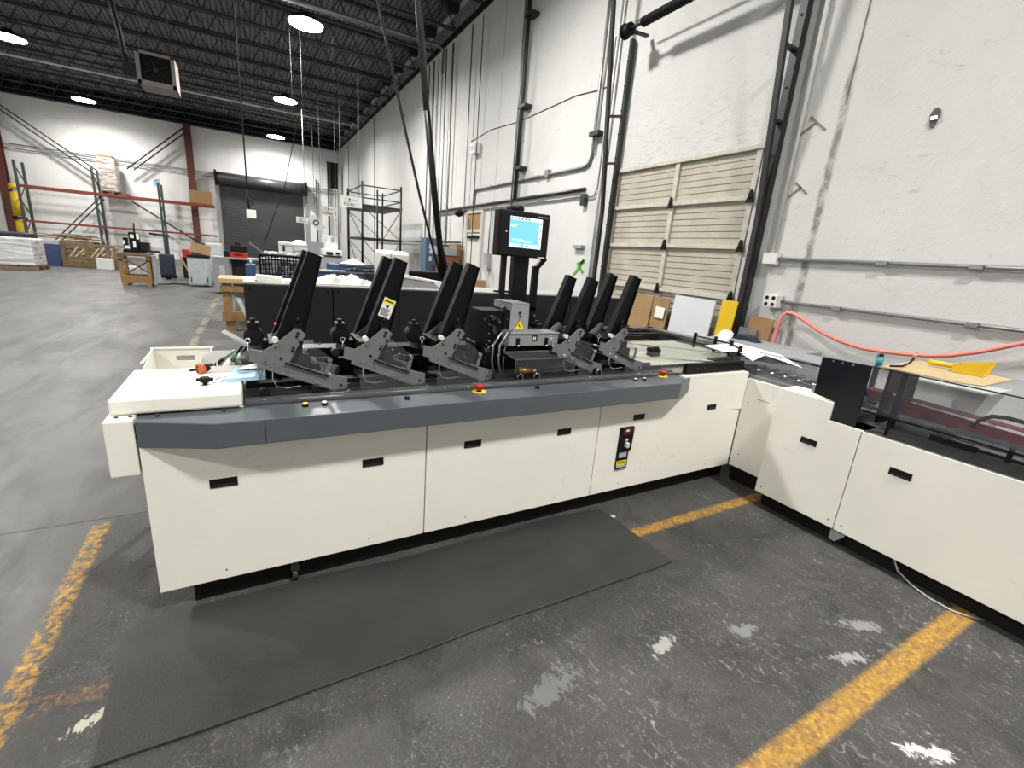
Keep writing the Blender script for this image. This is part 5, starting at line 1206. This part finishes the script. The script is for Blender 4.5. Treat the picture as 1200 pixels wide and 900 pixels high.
mb = MB(); mb.box(-3.13, -3.02, YS + .1, YS + .13, 1.06, 1.14); mb.box(-2.98, -2.90, YS + .09, YS + .12, 1.36, 1.46); mb.box(-2.93, -2.87, YS + .09, YS + .12, 1.10, 1.27); mb.box(-3.15, -3.11, YS + .09, YS + .14, 1.18, 1.28); mb.box(-2.84, -2.78, YS + .10, YS + .14, 1.34, 1.50); mb.build('bright_plate', WHITE, t)
mb = MB(); mb.box(-2.80, -2.60, YS + .2, YS + .5, 1.02, 1.26); [mb.box(-2.82, -2.58, YS + .18, YS + .52, 1.04 + i * .06, 1.055 + i * .06) for i in range(4)]; mb.box(-2.72, -2.35, YS + .2, YS + .4, .98, 1.04); mb.build('side_unit', DARK, t)
# blue lift truck
Yj = 20.3
t = thing('pallet_stacker', (-2.5, Yj, 0), 'dark blue pallet stacker beyond the timber skid', 'stacker')
x0, x1, z0, z1 = span(190, 280, 201, 328, Yj)
mb = MB(); mb.box(x0 + .12, x1 - .06, Yj, Yj + .12, 0, 1.50); mb.bar((x0 + .2, Yj + .05, 1.46), (x0 - .35, Yj + .05, 1.50), .08); mb.build('mast', NAVY, t)
mb = MB(); mb.box(x0 - .15, x1 + .12, Yj - .1, Yj + .35, .12, .85); mb.build('power_pack', NAVY, t, .03)
mb = MB(); mb.box(x0 - .12, x1 + .2, Yj - .25, Yj - .1, .05, .16); mb.cyl((x0, Yj - .2, .05), (x0 + .1, Yj - .2, .05), .05, 12); mb.build('fork', BLACK, t)
tag(MB().bar((-2.15, 19.9, .92), (-1.85, 19.9, .1), .22, .02).build('leaning_board', CARD), 'tan board leaning right of the blue stacker', 'board')
tag(B(-2.15, -1.88, 20.8, 21.0, .75, 1.05).build('red_can', RED, bevel=.02), 'small red can beyond the blue stacker', 'can')
tag(B(-2.2, -1.55, 21.0, 21.5, 0, .75).build('dark_bin', DARK, bevel=.02), 'dark bin under the red can', 'bin')
tag(B(-1.95, -1.5, 21.6, 22.0, 0, 1.3).build('navy_bin', NAVY, bevel=.02), 'navy bin beyond the red can', 'bin')
mb = MB(); mb.tube([(-2.6, 18.0, .01), (-2.35, 18.1, .012), (-2.2, 18.4, .012), (-1.8, 18.3, .012), (-1.2, 18.2, .012)], .03, 6); tag(mb.build('floor_hose', RUBBER), 'black hose on the floor between the skid and the grey cabinet', 'hose')
# grey cabinet with a carton on top
Yc = 17.8
t = thing('grey_cabinet', (-1.45, Yc, 0), 'pale grey metal cabinet with a black rim right of the blue stacker', 'cabinet')
mb = MB(); mb.box(-1.74, -1.17, Yc, Yc + .6, .04, .90); mb.build('cabinet_body', LGREY, t, .01)
mb = MB(); mb.box(-1.70, -1.21, Yc - .02, Yc, .08, .84); mb.build('cabinet_door', mat('scuffed_grey_door', '#9a9fa3', .5, var=.2), t, .004)
mb = MB(); mb.box(-1.74, -1.15, Yc - .02, Yc + .6, .90, .97); mb.box(-1.68, -1.66, Yc - .04, Yc - .02, .15, .3); mb.box(-1.25, -1.23, Yc - .04, Yc - .02, .15, .3); mb.build('black_rim', BLKPL, t)
mb = MB(); mb.obox((-1.38, Yc + .25, 1.17), (.50, .36, .30), (0, .18, .2)); t = tag(mb.build('open_carton', CARD), 'crumpled brown carton on top of the pale grey cabinet', 'box')
t = thing('grey_press', (-1.0, 18.9, 0), 'grey machine behind the pale grey cabinet', 'machine')
B(-1.30, -.82, 18.8, 19.4, 0, 1.36).build('press_body', LGREY, t, .04); B(-1.0, -.65, 18.6, 19.1, .35, .95).build('press_motor', DARK, t, .02); mb = MB(); mb.cyl((-.85, 18.5, .55), (-.85, 18.6, .55), .20, 16); mb.build('hand_wheel', DARK, t)
# grey work bench with tool box
YW = 15.8
t = thing('work_bench', (-.4, YW, 0), 'grey metal work bench in front of the roll-up door', 'bench')
B(-.95, .62, YW, YW + .75, 1.0, 1.05).build('bench_top', GREYP, t, .004)
B(-.95, -.55, YW + .02, YW + .7, .05, 1.0).build('pedestal', GREYP, t, .004); B(-.50, -.10, YW + .3, YW + .7, .05, 1.0).build('back_panel', DARK, t)
B(.5, .6, YW + .02, YW + .7, 0, 1.0).build('leg', GREYP, t)
mb = MB(); mb.box(-.80, -.66, YW + .0, YW + .02, .5, .8); mb.build('control_plate', LGREY, t)
t = thing('red_tool_box', (-.3, YW + .3, 1.05), 'red tool box on the grey bench', 'tool box')
B(-.53, -.06, YW + .1, YW + .5, 1.05, 1.20).build('box_body', RED, t, .02); mb = MB(); mb.box(-.40, -.2, YW + .08, YW + .1, 1.12, 1.15); mb.build('handle', BLKPL, t)
t = thing('black_case', (-.3, YW + .3, 1.20), 'black case stacked on the red tool box', 'case')
B(-.50, -.08, YW + .12, YW + .48, 1.20, 1.40).build('case_body', BLKPL, t, .02); mb = MB(); mb.box(-.38, -.24, YW + .25, YW + .3, 1.40, 1.46); mb.cyl((-.34, YW + .3, 1.44), (-.34, YW + .3, 1.55), .02, 8); mb.build('handle', BLKPL, t)
tag(B(-.66, -.54, YW + .1, YW + .5, 1.05, 1.22).build('black_box', BLKPL, bevel=.01), 'small black box left of the red tool box', 'box')
tag(MB().bar((.0, YW + .2, 1.50), (.55, YW + .2, 1.08), .07, .05).build('steel_bar', STEEL), 'slanting bright steel bar right of the red tool box', 'bar')
# blue bin and mesh crate
t = thing('blue_bin', (.02, 13.4, 0), 'bright blue box left of the black mesh crate', 'bin')
B(-.12, .10, 13.4, 13.8, .70, 1.0).build('bin_body', BLUEP, t, .01); B(-.10, .08, 13.42, 13.78, 0, .70).build('stand', GREYP, t)
mb = MB(); mb.cyl((.0, 13.6, 1.0), (.0, 13.6, 1.10), .03, 10); mb.build('bottle_neck', LGREY, t)
YM = 12.0; x0, x1, zm0, zm1 = .17, 1.30, .78, 1.30
t = thing('mesh_crate', (.7, YM, 0), 'black steel mesh crate full of blue and white parts behind the charcoal cabinet', 'crate')
mb = MB(); mb.box(x0, x0 + .04, YM, YM + .04, 0, zm1); mb.box(x1 - .04, x1, YM, YM + .04, 0, zm1); mb.box(x0, x0 + .04, YM + .8, YM + .84, 0, zm1); mb.box(x1 - .04, x1, YM + .8, YM + .84, 0, zm1)
mb.box(x0, x1, YM, YM + .03, zm1 - .03, zm1); mb.box(x0, x1, YM, YM + .03, zm0 - .08, zm0); mb.box(x0, x1, YM, YM + .84, zm0 - .1, zm0 - .08); mb.build('crate_frame', BLACK, t)
mb = MB()
for i in range(19): X = x0 + (x1 - x0) * i / 18; mb.box(X - .011, X + .011, YM + .005, YM + .02, zm0, zm1)
for i in range(6): z = zm0 + (zm1 - zm0) * i / 5; mb.box(x0, x1, YM + .0, YM + .018, z - .011, z + .011)
mb.build('wire_mesh', BLACK, t)
B(x0, x1, YM, YM + .03, zm1, zm1 + .03).build('rim', STEEL, t)
k = NT('mixed_blue_white_parts'); k.set(Base_Color=k.mix(k.ramp(k.noise(9, 5), .45, .55), k.mix(k.ramp(k.noise(3), .45, .55), (.05, .10, .25), (.03, .03, .04)), (.6, .62, .65)), Roughness=.5)
o = B(x0 + .05, x1 - .05, YM + .06, YM + .7, zm0, zm1 - .08).build('loose_parts', k.m, t); o['kind'] = 'stuff'
random.seed(21); mb = MB()
for i in range(26): mb.obox((random.uniform(x0 + .1, x1 - .1), YM + random.uniform(.1, .6), zm1 - .02 + random.uniform(0, .05)), (random.uniform(.05, .16), .08, random.uniform(.03, .08)), (random.random(), random.random(), random.random()))
o = mb.build('scrap_on_top', LGREY, t); o['kind'] = 'stuff'
# printers and finishing machines in the middle distance
def desk(px0, py0, px1, py1, Y, d, name, m, label, cat='machine', z0=0, bev=.02, parts=()):
    x0, x1, z_, z1 = span(px0, py0, px1, py1, Y)
    t = thing(name, ((x0 + x1) / 2, Y + d / 2, z0), label, cat)
    B(x0, x1, Y, Y + d, z0, z1).build('body', m, t, bev)
    for nm, mm, a, b, c_, e_ in parts:      # fractions of the visible front
        B(x0 + a * (x1 - x0), x0 + b * (x1 - x0), Y - .02, Y + .001, z_ + c_ * (z1 - z_), z_ + e_ * (z1 - z_)).build(nm, mm, t)
    return t, x0, x1, z1
t, a, b, c = desk(327, 283, 343, 296, 15, .5, 'desktop_printer', WHITE, 'white and grey desktop unit above the left of the mesh crate', z0=.0, parts=(('dark_slot', DARK, .25, .42, .1, .6), ('grey_band', GREYP, 0, 1, .62, .7)))
t, a, b, c = desk(343, 286, 361, 297, 15.6, .5, 'desktop_printer', LGREY, 'pale grey desktop unit with a white bulged lid, right of the first desktop unit', z0=.0, parts=(('white_front', WHITE, .1, 1, .2, .6),))
mb = MB(); mb.ball(((a + b) / 2, 15.85, c), .22, 14, 8, .6); mb.build('lid', WHITE, t)
t, a, b, c = desk(361, 283, 379, 300, 13.5, .08, 'grey_screen_panel', GREYP, 'flat grey upright panel right of the desktop units', 'panel', bev=.0)
t, a, b, c = desk(376, 300, 401, 318, 11.5, .7, 'grey_stand', GREYP, 'grey stand under the white control unit', 'stand')
t, a, b, c = desk(379, 292, 401, 300.5, 11.5, .5, 'white_control_unit', WHITE, 'white control unit with black dials on the grey stand', z0=1.40, bev=.01, parts=(('dial_panel', BLACK, .15, .5, .15, .6), ('display', BLACK, .65, .9, .3, .6), ('black_edge', BLACK, 0, 1, -.15, .0)))
mb = MB(); x_ = (a + b) / 2; mb.box(x_ - .15, x_ + .12, 11.6, 11.9, c, c + .16); mb.box(x_ - .10, x_ - .02, 11.65, 11.8, c + .16, c + .30); mb.bar((x_ - .18, 11.7, c + .30), (x_ + .04, 11.7, c + .30), .03); mb.build('top_assembly', WHITE, t)
t = thing('blue_folding_machine', (1.9, 9.8, 0), 'long blue folding machine with steel rollers beyond the rags', 'machine')
B(1.10, 2.45, 9.7, 10.3, .1, 1.12).build('lower_body', BLUEP, t, .02); B(1.45, 2.9, 10.4, 11.0, .1, 1.26).build('upper_body', BLUEP, t, .02)
mb = MB(); mb.box(1.10, 2.50, 9.68, 10.2, 1.12, 1.15); mb.box(1.62, 2.85, 10.38, 10.9, 1.235, 1.26); mb.build('steel_bed', STEEL, t)
random.seed(4); mb = MB()
for i in range(14): X = random.uniform(1.6, 2.3); mb.cyl((X, 9.75, 1.17), (X + .12, 9.75, 1.17 + random.uniform(0, .05)), .03, 8)
mb.box(2.0, 2.45, 9.66, 10.0, 1.0, 1.14); mb.build('roller_assembly', DARK, t)
mb = MB(); mb.add([(1.7, 10.5, 1.27), (2.2, 10.5, 1.27), (2.2, 10.8, 1.27), (1.7, 10.8, 1.27), (1.95, 10.6, 1.40)], [(0, 1, 4), (1, 2, 4), (2, 3, 4), (3, 0, 4)]); tag(mb.build('white_cloth', PAPER), 'small white cloth heap on the blue machine', 'cloth')
t, a, b, c = desk(449, 293, 480, 325, 8.0, .7, 'cream_cabinet_printer', CREAM_D, 'rounded cream machine head behind the yellow-labelled hopper', z0=0, bev=.06, parts=(('knob', BLACK, .13, .2, .58, .68), ('seam', DARK, .27, .28, .2, .95)))
t, a, b, c = desk(455, 330, 470, 338, 6.4, .3, 'white_side_box', WHITE, 'white box beneath the cream machine head', 'box', z0=0)
# signs hanging over the machines
def sign(px0, py0, px1, py1, Y, body, label, rot=0.0):
    a, b = at(px0, py0, Y=Y), at(px1, py1, Y=Y); cx, cz = (a.x + b.x) / 2, (a.z + b.z) / 2; w, h = abs(b.x - a.x), abs(a.z - b.z)
    h *= .86
    t = thing('hanging_sign', (cx, Y, cz), label, 'sign')
    B(cx - w / 2, cx + w / 2, Y, Y + .01, cz - h / 2, cz + h / 2).build('sign_board', WHITE, t)
    text('sign_text', body, h * .42, (cx, Y - .004, cz - h * .24), (math.pi / 2, 0, 0), BLACK, t)
    mb = MB(); pts = [(cx - w * .12 + w * .16 * math.cos(a_), Y - .004, cz + h * .20 + h * .20 * math.sin(a_)) for a_ in [1.9 + i * .32 for i in range(12)]]; mb.tube(pts, h * .018, 6)
    mb.box(cx - w * .10, cx - w * .06, Y - .006, Y - .001, cz + h * .10, cz + h * .34); mb.box(cx - w * .15, cx - w * .02, Y - .006, Y - .001, cz + h * .20, cz + h * .24); mb.box(cx + w * .03, cx + w * .28, Y - .006, Y - .001, cz + h * .2, cz + h * .225); mb.build('sign_emblem', BLACK, t)
    mb = MB()
    for X in (cx - w * .4, cx + w * .4): mb.cyl((X, Y + .005, cz + h / 2), (X, Y + .005, 7.7), .0022, 5)
    mb.build('hanging_wire', BR, t)
    if rot: t.rotation_euler = (0, rot, 0)
    return t
sign(399, 227.5, 424, 245.5, 13, 'Folder 1', 'white hanging sign reading Folder 1, by the scaffold')
sign(376.5, 240, 396, 255, 14.5, 'Folder 2', 'white hanging sign reading Folder 2, near the corner')
sign(347, 253, 361, 262.5, 16, 'Folder 3', 'smallest white hanging sign, before the edge of the roll-up door')
# tilted placard on the dark drop cord
t = thing('hanging_placard', V(371, 262, 20), 'grey tilted placard hanging left of the Folder 2 sign', 'sign')
c = V(371, 262, 20); mb = MB(); mb.obox((c.x, 20, c.z), (.62, .02, .30), (0, .75, 0)); mb.build('placard', LGREY, t); mb = MB(); mb.ring((c.x - .02, 19.985, c.z + .03), (0, 1, 0), .09, .02, 14, 6); mb.build('placard_mark', BLACK, t)
# scaffold tower
t = thing('scaffold_tower', (3.9, 17.5, 0), 'dark steel scaffold tower with two decks by the right wall', 'scaffold')
xs = (3.35, 4.65); ys = (16.6, 19.2)
H = 3.72
for X in xs:
    for Y in ys: MB().cyl((X, Y, 0), (X, Y, H), .035, 8).build('post', BLACK, t)
MB().cyl((xs[0] + .5, ys[0], 0), (xs[0] + .5, ys[0], H - .2), .03, 8).build('post', BLACK, t)
for z in (3.0, 1.95): mb = MB(); mb.box(xs[0] - .05, xs[1] + .05, ys[0], ys[1], z - .05, z + .02); mb.build('deck', BR, t)
mb = MB()
for z in (H - .12, H - .5, .85, .6):
    for X in xs: mb.bar((X, ys[0], z), (X, ys[1], z), .035)
    for Y in ys: mb.bar((xs[0], Y, z), (xs[1], Y, z), .035)
for a_, b_ in ((.6, 1.9), (1.95, 2.95)):
    mb.bar((xs[0], ys[0], b_), (xs[1], ys[0], a_), .02); mb.bar((xs[0], ys[0], a_), (xs[0], ys[1], b_), .02); mb.bar((xs[0], ys[1], b_), (xs[1], ys[1], a_), .02); mb.bar((xs[1], ys[0], b_), (xs[1], ys[1], a_), .02)
mb.build('brace', BR, t)
# blue-grey cabinet and brown boards near the personnel door
t = thing('blue_grey_locker', (4.9, 14.2, 0), 'tall blue-grey locker with white letters by the right wall', 'locker')
a = at(499, 278, Y=14.0); b = at(511, 278, Y=14.0)
B(a.x, b.x + .12, 14.0, 14.5, 0, a.z).build('locker_body', mat('blue_grey_paint', '#4a5f78', .5, var=.1), t, .02)
xc = (a.x + b.x) / 2
for i, z in enumerate((a.z - .25, a.z - .43, a.z - .62)):
    mb = MB(); h = .13 if i != 1 else .07; mb.prism([(xc - .07, z - h / 2), (xc + .05, z - h / 2), (xc + .02, z), (xc + .05, z + h / 2), (xc - .05, z + h / 2), (xc - .03, z)], 'y', 13.992, 13.999); mb.build('white_letter', WHITE, t)
t = thing('dark_machine_head', (4.9, 13.2, 0), 'grey machine top with brown wooden panels behind the dark poles', 'machine')
a = at(512, 290, Y=12.8); b = at(536, 296, Y=12.8)
B(a.x + .0, b.x, 12.8, 13.4, 1.60, 1.83).build('grey_top', GREYP, t, .02); B(a.x + .2, b.x + .1, 12.85, 13.4, 0, 1.60).build('wooden_panel', mat('red_brown_wood', '#7d4a2c', .6, var=.3), t); B(b.x, b.x + .14, 12.9, 13.5, .0, 1.95).build('wooden_post', CARDD, t)
tag(B(4.12, 4.45, 15.9, 16.3, 1.0, 1.32).build('brown_box', CARDD, bevel=.01), 'brown box between the scaffold and the blue-grey locker', 'box')
tag(B(3.95, 4.6, 15.75, 16.45, 0, 1.0).build('dark_table', DARK, bevel=.01), 'dark table under the brown box near the scaffold', 'table')
tag(B(2.55, 3.35, 8.75, 9.15, 0, 1.28).build('black_printer_base', BLACK, bevel=.02), 'black machine top right of the cream machine head', 'machine')
tag(B(5.1, 5.4, 11.1, 11.5, 0, 1.05).build('brown_box', CARD, bevel=.01), 'brown box on end below the grey switch box', 'box')
# timber stand left of the charcoal cabinet
YT = 9.5
t = thing('timber_stand', (-.3, YT, 0), 'rough timber stand beyond the left end of the charcoal cabinet', 'stand')
mb = MB(); mb.box(-.52, .35, YT, YT + .8, .84, .93); mb.build('top_beam', mat('pale_rough_timber', '#a8916b', .7, var=.2), t, .01)
mb = MB(); mb.box(-.50, .3, YT + .02, YT + .1, .70, .80); mb.box(-.50, .3, YT + .02, YT + .1, .18, .34); mb.build('cross_beam', WOOD, t)
mb = MB(); mb.box(-.47, -.33, YT + .05, YT + .15, .34, .84); mb.box(-.45, -.30, YT + .05, YT + .2, 0, .18); mb.box(.1, .24, YT + .05, YT + .15, 0, .84); mb.build('post', WOOD, t)
tag(MB().quad((-.28, YT - .1, .62), (-.20, YT - .1, .60), (-.04, YT - .05, .12), (-.10, YT - .05, .16), .01).build('wrapped_papers', mat('pale_teal_wrap', '#b8cfca', .4, var=.4, scale=14)), 'film wrapped papers leaning on the timber stand', 'papers')
tag(B(-.30, .2, YT + .25, YT + .3, .0, .80).build('clear_bag', mat('dull_clear_film', '#a9a59c', .3, var=.3)), 'grey film bag hanging inside the timber stand', 'bag')

# wall-mounted fan near the far corner and back wall risers
t = thing('wall_fan', (5.0, 33.5, 5.6), 'dark box unit high in the far corner', 'heater')
B(4.7, 5.15, 33.0, 33.5, 5.1, 6.6).build('unit_case', BLKPL, t, .02)
for px, m_, r in ((385, BR, .06), (371, BR, .04), (396, ALU, .05)):
    q = at(px, 230, Y=YB - .15); tag(MB().tube([(q.x, YB - .15, 6.8 if px != 371 else 5.6), (q.x, YB - .15, 0)], r, 8).build('back_riser', m_), 'vertical pipe on the back wall left of the corner', 'pipe', 'vertical pipes on the back wall by the corner')
# ================================================================ WORLD AND VIEW
w = bpy.data.worlds.new('world'); sc.world = w; w.use_nodes = True
w.node_tree.nodes['Background'].inputs[0].default_value = (.9, .95, 1, 1); w.node_tree.nodes['Background'].inputs[1].default_value = .05
sc.view_settings.view_transform = 'Standard'; sc.view_settings.look = 'None'; sc.view_settings.gamma = 1; sc.view_settings.use_curve_mapping = False
sc.view_settings.exposure = EXPO
